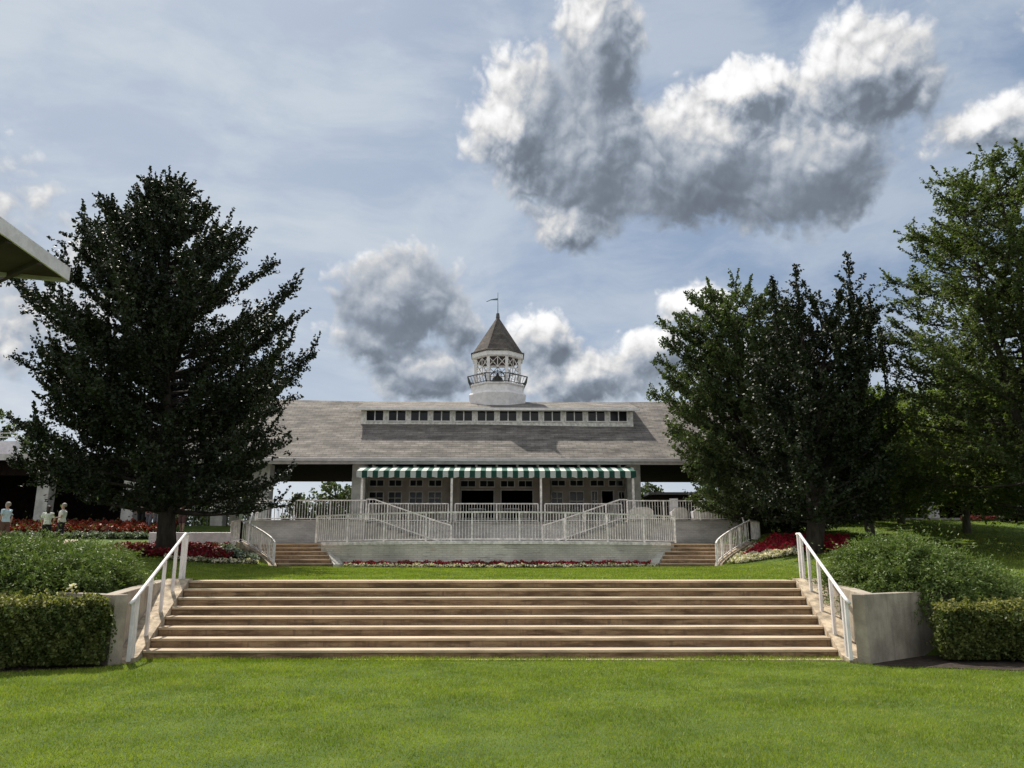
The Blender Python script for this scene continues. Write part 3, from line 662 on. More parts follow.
# interior lights glimpsed through the doors: pale tables
# ------------------------------------------------------------------ arcades left and right
def arcade(label, xa, xb, pxs, yy, zf, ztop, backs):
    t = thing('arcade_building', label, 'building', ((xa + xb) / 2, yy + 3, zf))
    MB().box(xa, xb, yy - .9, yy + 7, ztop - .12, ztop + .12).build('roof', SOFFIT, t)
    MB().box(xa, xb, yy - .98, yy - .902, ztop - .16, ztop + .16).build('fascia', GUTT, t)
    MB().box(xa, xb, yy - .3, yy + .3, ztop - .85, ztop - .125).build('beam', DARKW, t)
    for x in pxs:
        MB().prism([(x - .31, yy - .31), (x + .31, yy - .31), (x + .31, yy + .31), (x - .31, yy + .31)], zf - .6, ztop - .8).build('pillar', PILLAR, t, bevel=.02)
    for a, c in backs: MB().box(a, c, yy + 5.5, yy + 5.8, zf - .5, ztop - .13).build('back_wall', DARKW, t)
    tag(MB().box(xa, xb, yy - 1.2, yy + 7, zf - 1.5, zf).build('pavement', FLOOR), kind='structure')
    return t
zr = at(60, 457, 39.5).z
arcade('low flat roofed arcade with pale square pillars behind the big dark tree', -46, -RHW + .1, [at(p, 500, 40.5).x for p in (45, 131, -60)] + [at(220, 500, 40.5).x], 40.5, 3.4, zr, [(-46, -20.2)])
arcade('low flat roofed arcade with pale pillars behind the trees on the right', RHW - .1, 48, [at(p, 490, 42.5).x for p in (853, 928, 1012, 1100)], 42.5, 3.85, at(900, 452, 41.5).z, [(18.5, 48)])
# white rooftop structure at the far left
t = thing('rooftop_block', 'white rooftop block with thin rail at the far left edge above the arcade', 'building', (-30, 46, 7))
x1 = at(15, 445, 47).x
MB().box(x1 - 9, x1, 47, 47.6, zr + .05, at(5, 441, 47).z).build('wall', WHITE, t)
b = MB(); zt0 = at(5, 441, 47).z
for q4 in (.25, .5): b.beam((x1 - 9, 47.1, zt0 + q4), (x1, 47.1, zt0 + q4), .05)
for k in range(9): b.beam((x1 - k * 1.1, 47.1, zt0), (x1 - k * 1.1, 47.1, zt0 + .5), .05)
b.build('rail', CREAM, t)
# grandstand canopy, upper left
tip = at(68, 273, 20); e1 = at(0, 224, 14.4); nrm = Vector((0, 0, 1))
zc_ = tip.z; d2 = ray(0, 224); s2 = (zc_ + .0 - CAM.z) / d2.z; p2 = CAM + d2 * s2
d3 = ray(-40, 281); s3 = (zc_ - .5 - CAM.z) / d3.z; p3 = CAM + d3 * s3
dr = (p2 - tip); ext = tip + dr * 2.6; dl = (Vector((p3.x, p3.y, zc_)) - tip); ext2 = tip + dl * 4
t = thing('grandstand_canopy', 'tip of a large grey cantilevered canopy roof at the upper left edge', 'canopy', (ext2.x, ext2.y, 0))
poly = [(tip.x, tip.y), (ext.x, ext.y), (ext.x - 6, ext.y + 1), (ext2.x - 6, ext2.y), (ext2.x, ext2.y)]
MB().prism(poly, zc_ - .16, zc_).build('deck', SOFFIT, t)
a0 = Vector((tip.x, tip.y, zc_)); a1 = Vector((ext.x, ext.y, zc_))
MB().beam(a0 + Vector((.05, -.03, -.06)), a1 + Vector((.05, -.03, -.06)), .05, .36).build('fascia', WHITE, t)
MB().beam(a0 + Vector((0, 0, -.12)), Vector((ext2.x, ext2.y, zc_ - .12)), .06, .3).build('fascia', GUTT, t)
for k in range(1, 6):
    q5 = a0.lerp(a1, k / 6); MB().beam(q5 + Vector((0, 0, -.22)), q5 + Vector((-7, 5, -.22)), .12, .14).build('rib', SOFFIT, t)
MB().box(ext2.x - 4.4, ext2.x - 3.8, ext2.y - 1.5, ext2.y - .9, 0, zc_ - .16).build('column', PILLAR, t)

# ------------------------------------------------------------------ fences behind the breezeways, beyond things
for (pa, pb, nm) in ((268, 358, 'left'), (640, 740, 'right'), (195, 250, 'far left')):
    xa, xb = at(pa, 500, 51.2).x, at(pb, 500, 51.2).x
    railing('metal_fence', 'tall dark metal fence seen through the %s open breezeway' % nm, [(xa, 51.2, TZ), (xb, 51.2, TZ)], 1.75, 5, .22, m=METAL, rw=.05, bw=.025)
# ------------------------------------------------------------------ foliage
def bez(p0, p1, p2, t): t = t[:, None]; return (1 - t) ** 2 * p0 + 2 * t * (1 - t) * p1 + t * t * p2
def tree(name, label, base, H, env, cb, nl, m, bark, leaf=.13, trunk_r=.25, asc=.7, side=.34, dens=1., seed=0, group=None, tops=(), lean=(0, 0), up=.3, shoot=0, multi=None, ell=(1, 1), gap=0):
    rng = np.random.default_rng(seed + 100); bx_, by_, bz_ = base
    root = thing(name, label, 'tree', base, group)
    tb = MB(); LP = []; LD = []
    stems = multi or [(0, 0, 1.0)]
    for (dx, dy, hs) in stems:
        n = 9; pts = [(bx_ + dx * (k / (n - 1)) ** 1.2 + rng.normal(0, .035) * k * .5 + lean[0] * k / (n - 1), by_ + dy * (k / (n - 1)) ** 1.2 + lean[1] * k / (n - 1), bz_ - .1 + (H * hs * .96) * k / (n - 1)) for k in range(n)]
        tb.tube(pts, [trunk_r * (1.25 if k == 0 else 1) * (1 - .93 * k / (n - 1)) + .012 for k in range(n)], 9)
    P_ = np.array([[bx_, by_, bz_]])
    ga = 2.39996
    for i_ in range(nl):
        u = (i_ + rng.uniform(0, .9)) / nl; te = cb + (1 - cb) * (u ** .85) * .99
        az = i_ * ga + rng.normal(0, .35); r = env(te) * (rng.uniform(.62, 1.15) if shoot > 8 else rng.uniform(.72, 1.12))
        if r < .12: r = .12
        st_ = stems[i_ % len(stems)]
        ex, ey = bx_ + r * math.cos(az) * ell[0] + lean[0] * te, by_ + r * math.sin(az) * ell[1] + lean[1] * te; ez = bz_ + H * te
        z0 = max(bz_ + H * cb * .9, ez - r * asc * min(1, .15 + 1.25 * te)); f0 = min(.95, (z0 - bz_) / H)
        s0 = np.array([bx_ + st_[0] * f0 ** 1.2 + lean[0] * f0, by_ + st_[1] * f0 ** 1.2 + lean[1] * f0, z0])
        e = np.array([ex, ey, ez]); mid = s0 * .45 + e * .55 + np.array([0, 0, -r * .12 + rng.normal(0, .1)]); mid[:2] += rng.normal(0, .12 * r, 2)
        L = np.linalg.norm(e - s0); tt = np.linspace(0, 1, 6); pp = bez(s0, mid, e, tt)
        tb.tube([tuple(p) for p in pp], [max(.008, trunk_r * .26 * (1 - .92 * q) * min(1, L / 4 + .25)) for q in tt], 5, False)
        ns = max(6, int(L * 6.5 * dens)); ts = rng.uniform(.12, 1, ns) ** .8; ps = bez(s0, mid, e, ts)
        dl = (e - mid) / (np.linalg.norm(e - mid) + 1e-6)
        dirs = rng.normal(size=(ns, 3)) * .62 + dl * .85 + np.array([0, 0, .22]); dirs /= np.linalg.norm(dirs, axis=1)[:, None]
        ln = (side * (1.25 - .75 * ts) * rng.uniform(.5, 1.25, ns) * min(2.6, L ** .6 + .4))
        if gap: keep = rng.uniform(size=ns) > gap; ps, dirs, ln, ts = ps[keep], dirs[keep], ln[keep], ts[keep]
        ns = len(ps)
        for k in range(ns):
            m_ = max(5, int(ln[k] / leaf * 6.0 * dens)); q = rng.uniform(.1, 1, m_)
            sag = np.zeros((m_, 3)); sag[:, 2] = -.10 * ln[k] * q * q
            LP.append(ps[k] + dirs[k] * (q * ln[k])[:, None] + sag + rng.normal(0, leaf * .62, (m_, 3)) * (1.15 - .6 * q)[:, None]); LD.append(np.repeat(dirs[k][None], m_, 0))
        for k in range(shoot):
            q0_ = rng.uniform(.45, 1.0); o_ = bez(s0, mid, e, np.array([q0_]))[0]; d_ = dl * 1.0 + rng.normal(0, .38, 3) + np.array([0, 0, .28]); d_ /= np.linalg.norm(d_)
            ll = rng.uniform(.45, 1.05) * (1.15 - .3 * te); m_ = int(ll / leaf * 7); q = rng.uniform(0, 1, m_); bend = np.zeros((m_, 3)); bend[:, 2] = .10 * q * q * ll
            LP.append(o_ + d_ * (q * ll)[:, None] + bend + rng.normal(0, leaf * .36, (m_, 3)) * (1.25 - .8 * q)[:, None]); LD.append(np.repeat(d_[None], m_, 0))
        m_ = int(L / leaf * 3.2); q = rng.uniform(.4, 1.03, m_); LP.append(bez(s0, mid, e, q) + rng.normal(0, leaf * .5, (m_, 3))); LD.append(np.repeat(dl[None], m_, 0))
    for (tx, ty, tz, r0, L) in tops:       # leading shoots that stand out of the crown
        for k in range(22):
            a_ = k * ga; q0 = k / 22; c_ = np.array([tx, ty, tz + L * q0]); d_ = np.array([math.cos(a_), math.sin(a_), .45]); ll = r0 * (1.05 - q0) * rng.uniform(.6, 1.1)
            m_ = int(ll / leaf * 7) + 4; q = rng.uniform(0, 1, m_); LP.append(c_ + d_ * (q * ll)[:, None] + np.array([0, 0, .3]) * (q * q * ll)[:, None] + rng.normal(0, leaf * .34, (m_, 3))); LD.append(np.repeat(d_[None], m_, 0))
        m_ = int(L / leaf * 9); q = rng.uniform(0, 1, m_); LP.append(np.array([tx, ty, tz]) + np.array([0, 0, 1.]) * (q * L)[:, None] + rng.normal(0, leaf * .5, (m_, 3))); LD.append(np.repeat(np.array([[0, 0, 1.]]), m_, 0))
        tb.tube([(tx, ty, tz - 2), (tx, ty, tz + L)], [.05, .01], 5)
    LP = np.concatenate(LP); LD = np.concatenate(LD)
    ok = LP[:, 2] > bz_ + H * cb * (.88 if leaf == .115 else .45) + .12 * np.sin(LP[:, 0] * 2.3) + .1 * np.sin(LP[:, 1] * 3.1 + LP[:, 0] * 5); LP, LD = LP[ok], LD[ok]
    V, Fq = leaves(LP, leaf, 1.5, up, LD, .7, rng)
    link('crown', npmesh('crown', V - np.array(base), Fq, [m]), root)
    tb.build('trunk', bark, root, smooth=True)
    print(name, len(LP)); return root
def envf(xs_, rs_): return lambda t_: float(np.interp(t_, xs_, rs_))
def hz(x, y): return float(ground(x, y))
def gbase(px, Y, py=540): x = aX(px, Y, py); return (x, Y, hz(x, Y) - .02)

b1 = gbase(168, 27); H1 = at(178, 186, 27).z - b1[2]
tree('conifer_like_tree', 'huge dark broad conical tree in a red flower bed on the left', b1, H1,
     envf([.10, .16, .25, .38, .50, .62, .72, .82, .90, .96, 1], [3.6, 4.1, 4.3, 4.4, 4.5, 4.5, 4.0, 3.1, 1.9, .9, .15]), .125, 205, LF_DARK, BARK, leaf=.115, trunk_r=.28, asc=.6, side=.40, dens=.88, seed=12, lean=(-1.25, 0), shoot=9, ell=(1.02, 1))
b2 = gbase(812, 28); H2 = at(840, 298, 28).z - b2[2]
t2 = at(855, 335, 28); t3 = at(800, 320, 28); t4 = at(884, 370, 28); t5 = at(776, 325, 28)
def top_(q, r0, pt): z1_ = at(512, pt, 28).z; return (q.x, 28, q.z, r0, z1_ - q.z)
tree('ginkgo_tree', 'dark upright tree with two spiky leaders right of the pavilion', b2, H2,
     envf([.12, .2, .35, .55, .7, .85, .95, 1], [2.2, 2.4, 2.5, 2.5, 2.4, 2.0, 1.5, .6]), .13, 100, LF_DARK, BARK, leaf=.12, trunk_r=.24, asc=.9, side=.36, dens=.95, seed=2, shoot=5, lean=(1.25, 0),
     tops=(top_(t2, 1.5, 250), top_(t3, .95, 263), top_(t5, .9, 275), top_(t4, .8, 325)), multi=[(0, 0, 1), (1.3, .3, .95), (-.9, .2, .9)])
b3 = gbase(766, 33.5); H3 = at(742, 286, 33.5).z - b3[2]
tree('round_crowned_tree', 'rounded mid green tree overlapping the right end of the shingle roof', b3, H3,
     envf([.06, .2, .35, .6, .8, .92, 1], [2.6, 3.0, 3.3, 3.3, 2.8, 2.0, .7]), .07, 150, LF_MID, BARK, leaf=.12, trunk_r=.2, shoot=3, asc=.8, side=.40, dens=1.0, seed=3, lean=(-.9, 0), ell=(1.12, 1), multi=[(0, 0, 1), (-.9, .4, .9), (.8, -.2, .9)])
b4 = gbase(1052, 25); H4 = at(990, 160, 25).z - b4[2]
tree('locust_tree', 'tall airy feathery tree leaning in from the right edge of the lawn', b4, H4,
     envf([.12, .25, .35, .5, .65, .8, .92, 1], [3.6, 4.1, 4.3, 4.7, 4.4, 3.5, 2.4, .8]), .2, 150, LF_FEA, BARK, leaf=.10, trunk_r=.20, asc=.42, side=.55, dens=.9, seed=4, gap=.15, up=.9, lean=(.1, 0), shoot=3, multi=[(0, 0, 1), (-1.6, .2, .85), (1.2, 0, .9)])
for (px, Yd, pt, wr, nl, sd_, lab, mul) in ((868, 31, 388, 3.1, 56, 5, 'pale green multi-stemmed tree before the right arcade, nearest the dark spiky tree', [(-.9, 0, .9), (.8, .3, .95), (.1, .4, 1)]),
                                      (965, 33.5, 375, 3.5, 52, 6, 'light green spreading tree in the middle of the right lawn edge', [(0, 0, 1), (.9, 0, .9)]),
 (900, 37.5, 392, 3.4, 50, 9, 'light green tree standing closest to the right arcade between two pillars', [(0, 0, 1), (.9, .3, .9)]),
                                      (1040, 29, 355, 3.6, 50, 8, 'light green spreading tree at the right edge with forked pale trunk', [(-.6, 0, 1), (.9, .2, .95)])):
    bb_ = gbase(px, Yd, 515); HH = at(px, pt, Yd).z - bb_[2]
    tree('spreading_tree', lab, bb_, HH, envf([.25, .4, .6, .8, .93, 1], [wr * .9, wr * 1.05, wr, wr * .8, wr * .45, .2]), .2, int(nl * 1.7), LF_LT, BARKL, leaf=.12, shoot=2, trunk_r=.14, asc=.6, side=.42, dens=.85, seed=sd_, group='light green trees along the right arcade', multi=mul, up=.7, gap=.1)
# background trees beyond the buildings
bg_list = [(-14, 62, 405, 4.5), (30, 58, 425, 3.2), (330, 58, 482, 2.0), (350, 60, 486, 1.8), (298, 57, 495, .9), (650, 58, 484, 1.8), (722, 60, 470, 2.6), (185, 60, 480, 2.5), (228, 64, 470, 3.0), (860, 62, 440, 4), (960, 60, 430, 4.2), (1040, 60, 420, 4.5)]
bl = ['far green tree above the left rooftop block at the frame edge', 'bushy tree top behind the arcade roof on the far left', 'dark bushy tree seen through the left breezeway beside the awning pillar', 'smaller bushy tree touching the awning pillar in the left breezeway', 'low shrub behind the fence in the left breezeway',
      'small tree behind the fence just right of the awning', 'bushy tree behind the right breezeway by the white gap', 'tree behind the left arcade seen past the big trunk', 'tree behind the left arcade next to the wide pillar', 'dark tree behind the right arcade roof beside the spiky tree', 'dark tree behind the middle of the right arcade roof', 'dark tree behind the right arcade roof at the frame edge']
for k, ((px, Yd, pt, wr), lab) in enumerate(zip(bg_list, bl)):
    x = aX(px, Yd, 500); bb_ = (x, Yd, hz(x, Yd)); HH = max(1.2, at(px, pt, Yd).z - bb_[2])
    tree('background_tree', lab, bb_, HH, envf([.05, .3, .6, .85, 1], [wr * .8, wr, wr * .95, wr * .6, .2]), .12, 34, LF_MID, BARK, leaf=.24, trunk_r=.12, asc=.5, side=.34, dens=.9, seed=20 + k, group='trees beyond the buildings')

for k, (px, Yd, pt, wr, lab) in enumerate(((775, 33.5, 488, 1.5, 'dark shrub between the side stairs and the round crowned tree'), (806, 34.5, 480, 1.6, 'dark shrub right behind the trunk of the spiky topped tree'), (712, 37.2, 500, .6, 'small leafy shrub at the far right end of the terrace'), (748, 36, 492, 1.0, 'dark shrub beside the terrace corner on the right'), (880, 40.5, 492, 1.2, 'dark shrub against the right arcade, left of the light pillar'), (1016, 38, 497, .8, 'rounded dark shrub at the right edge beside the coral flowers'))):
    x = aX(px, Yd, 520); z_ = TZ if px == 712 else hz(x, Yd); bb_ = (x, Yd, z_ - .02); HH = max(.6, at(px, pt, Yd).z - z_)
    tree('shrub', lab, bb_, HH, envf([0, .3, .6, .85, 1], [wr * .8, wr, wr * .95, wr * .6, .15]), .04, 30, LF_DARK if k != 2 else LF_LT, BARK, leaf=.12, trunk_r=.05, asc=.6, side=.3, dens=1, seed=60 + k)
# junipers: layered sprays over a mound
def juniper(label, c, rx, ry, h, zb, n, seed, edge):
    rng = np.random.default_rng(seed); root = thing('juniper_bush', label, 'shrub', (c[0], c[1], zb))
    nc = int(n / 30); a_ = rng.uniform(0, 2 * np.pi, nc); r = np.sqrt(rng.uniform(0, 1.06, nc))
    lob = 1 + .10 * np.sin(a_ * 3 + seed) + .07 * np.sin(a_ * 7 + 2 * seed)
    x = c[0] + rx * r * lob * np.cos(a_); y = c[1] + ry * r * lob * np.sin(a_)
    z = zb + h * np.sqrt(np.maximum(0, 1 - np.minimum(r, 1) ** 2.2)) - .10 + rng.normal(0, .07, nc) + .08 * np.sin(x * 3.1 + y * 1.7 + seed) - .2 * np.maximum(0, r - .8) / .28
    DC = np.stack([np.cos(a_) * (.35 + r), np.sin(a_) * (.35 + r), .95 - .85 * r], 1) + rng.normal(0, .38, (nc, 3)); DC /= np.linalg.norm(DC, axis=1)[:, None]
    per = 30; P = np.repeat(np.stack([x, y, z], 1), per, 0) + rng.normal(0, .075, (nc * per, 3)); D = np.repeat(DC, per, 0) + rng.normal(0, .34, (nc * per, 3)); D /= np.linalg.norm(D, axis=1)[:, None]
    # a dim inner layer so that the mound is closed
    a2 = rng.uniform(0, 6.283, n // 3); r2 = np.sqrt(rng.uniform(0, 1, n // 3)); Pi = np.stack([c[0] + rx * r2 * np.cos(a2) * .93, c[1] + ry * r2 * np.sin(a2) * .93, zb - .16 + h * np.sqrt(1 - r2 ** 2.2) * .93], 1)
    P = np.concatenate([P, Pi]); D = np.concatenate([D, rng.normal(0, 1, Pi.shape)])
    k = 10; q = np.tile(np.linspace(0, 1, k), len(P)); L = np.repeat(rng.uniform(.14, .40, len(P)), k)
    PP = np.repeat(P, k, 0) + np.repeat(D, k, 0) * (q * L)[:, None] + rng.normal(0, .015, (len(P) * k, 3)) * (1.5 - q)[:, None]; PP[:, 2] -= .07 * q * q
    V, Fq = leaves(PP, .062, 3.0, .2, np.repeat(D, k, 0), .55, rng)
    link('foliage', npmesh('foliage', V - np.array((c[0], c[1], zb)), Fq, [LF_JUN]), root)
    b = MB()
    for j in range(26):
        a_ = rng.uniform(0, 6.28); r = rng.uniform(.4, .9); b.tube([(c[0], c[1], zb - .1), (c[0] + rx * r * .5 * math.cos(a_), c[1] + ry * r * .5 * math.sin(a_), zb + h * .35), (c[0] + rx * r * math.cos(a_), c[1] + ry * r * math.sin(a_), zb + h * .55 * (1 - r * r))], [.035, .022, .008], 5)
    b.build('stem', BARK, root)
juniper('wide spreading juniper spilling over the right planter by the sunlit handrail', (8.0, 15.55), 1.35, 1.65, .80, 1.04, 9000, 3, 0)
juniper('trailing juniper reaching down from the right planter behind the hedge', (9.5, 16.2), 1.0, 1.2, .40, .92, 4000, 5, 0)
juniper('wide dark green juniper covering the left planter', (-8.75, 15.5), 1.95, 1.85, .78, 1.07, 11500, 4, 0)
juniper('low juniper beyond the left planter at the frame edge', (-11.3, 16.3), 1.9, 1.8, .48, .95, 7000, 6, 0)

def hedge(label, pts, h, seed, n, z0=0.02):
    rng = np.random.default_rng(seed); c = np.mean(pts, 0); root = thing('box_hedge', label, 'hedge', (c[0], c[1], z0))
    P = np.array(pts, float); m = len(P)
    def inside(x, y):
        r = np.ones(len(x), bool)
        for j in range(m):
            a, b_ = P[j], P[(j + 1) % m]; r &= ((b_[0] - a[0]) * (y - a[1]) - (b_[1] - a[1]) * (x - a[0])) > -.04 + .06 * np.sin(5 * x + 3 * y + j)
        return r
    x = rng.uniform(P[:, 0].min() - .1, P[:, 0].max() + .1, n * 4); y = rng.uniform(P[:, 1].min() - .1, P[:, 1].max() + .1, n * 4); ok = inside(x, y); x, y = x[ok][:n], y[ok][:n]
    top = h + .06 * np.sin(x * 3 + seed) * np.sin(y * 2.1) + .035 * np.sin(x * 8 + y * 5) + rng.normal(0, .012, len(x))
    de = np.full(len(x), 9.)
    for j in range(m):
        a, b_ = P[j], P[(j + 1) % m]; de = np.minimum(de, ((b_[0] - a[0]) * (y - a[1]) - (b_[1] - a[1]) * (x - a[0])) / np.linalg.norm(b_ - a))
    top -= .16 * (np.maximum(0, .22 - de) / .22) ** 2          # rounded shoulders
    pick = rng.uniform(size=len(x)) < .42
    z = np.where(pick, top - rng.exponential(.035, len(x)), rng.uniform(.12, 1, len(x)) * top)
    A = np.stack([x, y, z + z0], 1)
    # extra leaves on the sides
    S_ = []
    for j in range(m):
        a, b_ = P[j], P[(j + 1) % m]; L = np.linalg.norm(b_ - a); k = int(n * L / 5); t_ = rng.uniform(0, 1, k); nrm_ = np.array([b_[1] - a[1], a[0] - b_[0]]) / L
        zz_ = rng.uniform(.04, 1, k) * (h + .02); puff = .06 * np.sin(t_ * L * 4.3 + zz_ * 5 + j) + .045 * np.sin(t_ * L * 12 - zz_ * 9) + .03 * np.sin(t_ * L * 31 + zz_ * 23) - .16 * np.maximum(0, .3 - zz_ / h) / .3 - .24 * (np.maximum(0, zz_ / h - .74) / .26) ** 2
        q = a + (b_ - a) * t_[:, None] + nrm_ * (puff + rng.normal(0, .03, k))[:, None]; S_.append(np.column_stack([q, zz_ + z0]))
    sp = []
    for j in range(150):                 # stray new shoots above the clipped top
        i_ = rng.integers(len(x)); L_ = rng.uniform(.05, .17); q_ = rng.uniform(0, 1, 12)
        sp.append(np.array([x[i_], y[i_], z0 + h - .02]) + np.outer(q_, [rng.normal(0, .04), rng.normal(0, .04), L_]) + rng.normal(0, .008, (12, 3)))
    S_ = np.concatenate(S_ + sp); A = np.concatenate([A, S_])
    V, Fq = leaves(A, .052, 1.5, .35, None, .5, rng)
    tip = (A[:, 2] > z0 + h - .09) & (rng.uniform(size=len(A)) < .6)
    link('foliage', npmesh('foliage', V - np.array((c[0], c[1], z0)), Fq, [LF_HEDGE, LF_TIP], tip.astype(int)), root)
    b = MB()
    for j in range(14):
        w8 = rng.dirichlet(np.ones(m)); p = (P * w8[:, None]).sum(0); b.tube([(p[0], p[1], z0 - .03), (p[0] + rng.normal(0, .1), p[1] + rng.normal(0, .1), z0 + h * .8)], [.02, .008], 5)
    b.build('stem', BARK, root)
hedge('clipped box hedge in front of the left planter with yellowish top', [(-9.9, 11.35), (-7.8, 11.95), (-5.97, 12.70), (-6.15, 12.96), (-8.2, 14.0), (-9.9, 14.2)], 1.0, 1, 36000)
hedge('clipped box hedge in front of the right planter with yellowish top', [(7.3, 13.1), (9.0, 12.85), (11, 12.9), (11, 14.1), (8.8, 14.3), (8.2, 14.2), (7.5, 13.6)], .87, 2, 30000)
# a stray white-flowered stem above the left hedge
t = thing('wild_flower', 'stray stem with white blossoms poking above the left hedge', 'plant', (-6.9, 13.1, 0))
q0, q1 = at(50, 602, 13.1), at(74, 586, 13.1)
MB().tube([(q0.x, 13.1, .5), tuple(q0), tuple(q1)], .008, 5).build('stem', LF_HEDGE, t)
pp = np.concatenate([np.array(q0.lerp(q1, f_)) + RNG.normal(0, .025, (10, 3)) for f_ in (.2, .5, .9, 1)])
V, Fq = leaves(pp, .05, 1.2); link('blossom', npmesh('blossom', V - np.array((-6.9, 13.1, 0)), Fq, [FL_WH]), t)

# flower beds
def bed(name, label, poly, m, n, h=.25, size=.07, seed=0, green=.25, hf=None):
    rng = np.random.default_rng(seed + 50); P = np.array(poly, float)
    x = rng.uniform(P[:, 0].min(), P[:, 0].max(), n * 5); y = rng.uniform(P[:, 1].min(), P[:, 1].max(), n * 5)
    ok = np.zeros(len(x), bool); j = len(P) - 1
    for i_ in range(len(P)):
        (xi, yi), (xj, yj) = P[i_], P[j]; c_ = ((yi > y) != (yj > y)) & (x < (xj - xi) * (y - yi) / (yj - yi + 1e-12) + xi); ok ^= c_; j = i_
    x, y = x[ok][:n], y[ok][:n]; clump = .75 + .3 * np.sin(x * 9 + np.sin(y * 7)) * np.sin(y * 11)
    z = ground(x, y) + h * clump * np.sqrt(rng.uniform(.15, 1, len(x)))
    V, Fq = leaves(np.stack([x, y, z], 1), size, 1.15, .5, None, .5, rng)
    mi = (rng.uniform(size=len(x)) < green).astype(int)
    return tag(link(name, npmesh(name, V, Fq, [m, LF_MID], mi)), label, 'flowers', kind='stuff')
fx = np.linspace(-5.4, 5.5, 30)
bed('flower_strip', 'row of crimson flowers against the foot of the curved retaining wall', [(x, arcY(x) - .03) for x in fx] + [(x, arcY(x) - .38) for x in fx[::-1]], FL_RED, 9000, .24, .06, 1, .3)
bed('flower_edging', 'row of creamy white flowers edging the lawn before the curved wall', [(x, arcY(x) - .36) for x in np.append(fx, 5.9)] + [(x, arcY(x) - .66) for x in np.append(fx, 5.9)[::-1]], FL_WH, 6000, .15, .06, 2, .25)
G = lambda px, Y: (aX(px, Y, 550), Y)
bed('flower_bed', 'crimson flower bed around the base of the dark tree on the right', [(8.9, 28.9), G(790, 28.1), G(850, 28.0), G(850, 31), (11.0, 31.4), (10.2, 30.2)], FL_RED, 13000, .3, .08, 3, .15)
bed('flower_edging', 'white flower border curving round the right crimson bed', [(8.15, 28.1), (8.4, 27.4), G(800, 27.4), G(800, 28.2), (8.95, 28.9), (10.0, 30.2), (9.9, 30.8)], FL_WH, 8000, .2, .07, 4, .2)
bed('flower_bed', 'dark crimson flower bed around the trunk of the huge left tree', [G(100, 28.5), G(120, 26.6), G(170, 25.6), G(212, 26), (-9.3, 28.6), (-10.9, 31), G(240, 32.4), G(115, 32.6)], FL_DRED, 34000, .3, .08, 5, .12)
bed('flower_edging', 'silvery grey foliage strip between the left crimson bed and side stairs', [(-8.3, 28.2), (-9.5, 28.4), (-11.0, 31), (-10.3, 31.2), (-9.3, 30)], FL_SIL, 5000, .3, .09, 6, .3)
bed('flower_edging', 'white flower border along the front of the left crimson bed', [G(165, 25.2), G(215, 25.6), (-8.2, 27.7), (-8.4, 28.3), G(212, 26.1), G(165, 25.6)], FL_WH, 4000, .16, .07, 7, .4)
bed('flower_bed', 'orange red flower bank in front of the left arcade', [G(-30, 36.9), G(170, 36.6), G(175, 38.8), G(-30, 39)], FL_OR, 22000, .55, .10, 8, .2)
bed('flower_edging', 'pale flower border below the orange red bank near the strollers', [G(-30, 36.4), G(170, 36.0), G(170, 36.6), G(-30, 37)], FL_SIL, 8000, .28, .10, 9, .4)
bed('flower_bed', 'small coral flower bed before the right arcade', [G(965, 39.5), G(1030, 39.5), G(1030, 40.6), G(965, 40.6)], FL_PK, 4000, .3, .10, 10, .3)
# path on the left with rope barrier, pale low wall
pa = [(-30, 33.4), (-22, 33.1), (-18.2, 33.3), (-17.2, 34.4), (-17.4, 35.9), (-22, 35.9), (-30, 35.9)]
b = MB()
for (x0, x1_) in zip(np.linspace(-34, -18.6, 30), np.linspace(-34, -18.6, 30)[1:]):
    for (ya, yb) in ((33.2, 34), (34, 35), (35, 35.9)):
        c4 = [(x0, ya), (x1_, ya), (x1_, yb), (x0, yb)]; b.add([(x, y, hz(x, y) + .03) for x, y in c4], [(0, 1, 2, 3)])
tag(b.build('path', PATH), kind='structure')
xk0, xk1 = aX(150, 33, 534), aX(238, 33, 534)
tag(MB().box(xk0, xk1 + .1, 32.9, 33.2, 1.8, at(200, 532.5, 33).z).build('low_wall', WHITE, bevel=.02), 'long low white wall behind the left crimson bed', 'wall')
t = thing('rope_barrier', 'low rope barrier on short white posts beside the left path', 'barrier', (-20, 32.6, 2.1))
px_ = [aX(p, 32.6, 540) for p in (37, -22, -80)]
for x in px_:
    z = hz(x, 32.6); MB().beam((x, 32.6, z), (x, 32.6, z + .52), .10).build('post', WHITE, t)
for a, c in zip(px_, px_[1:]):
    n = 10; MB().tube([(a + (c - a) * k / n, 32.6, hz(a + (c - a) * k / n, 32.6) + .45 - .32 * math.sin(math.pi * k / n)) for k in range(n + 1)], .022, 6).build('rope', CREAM, t)

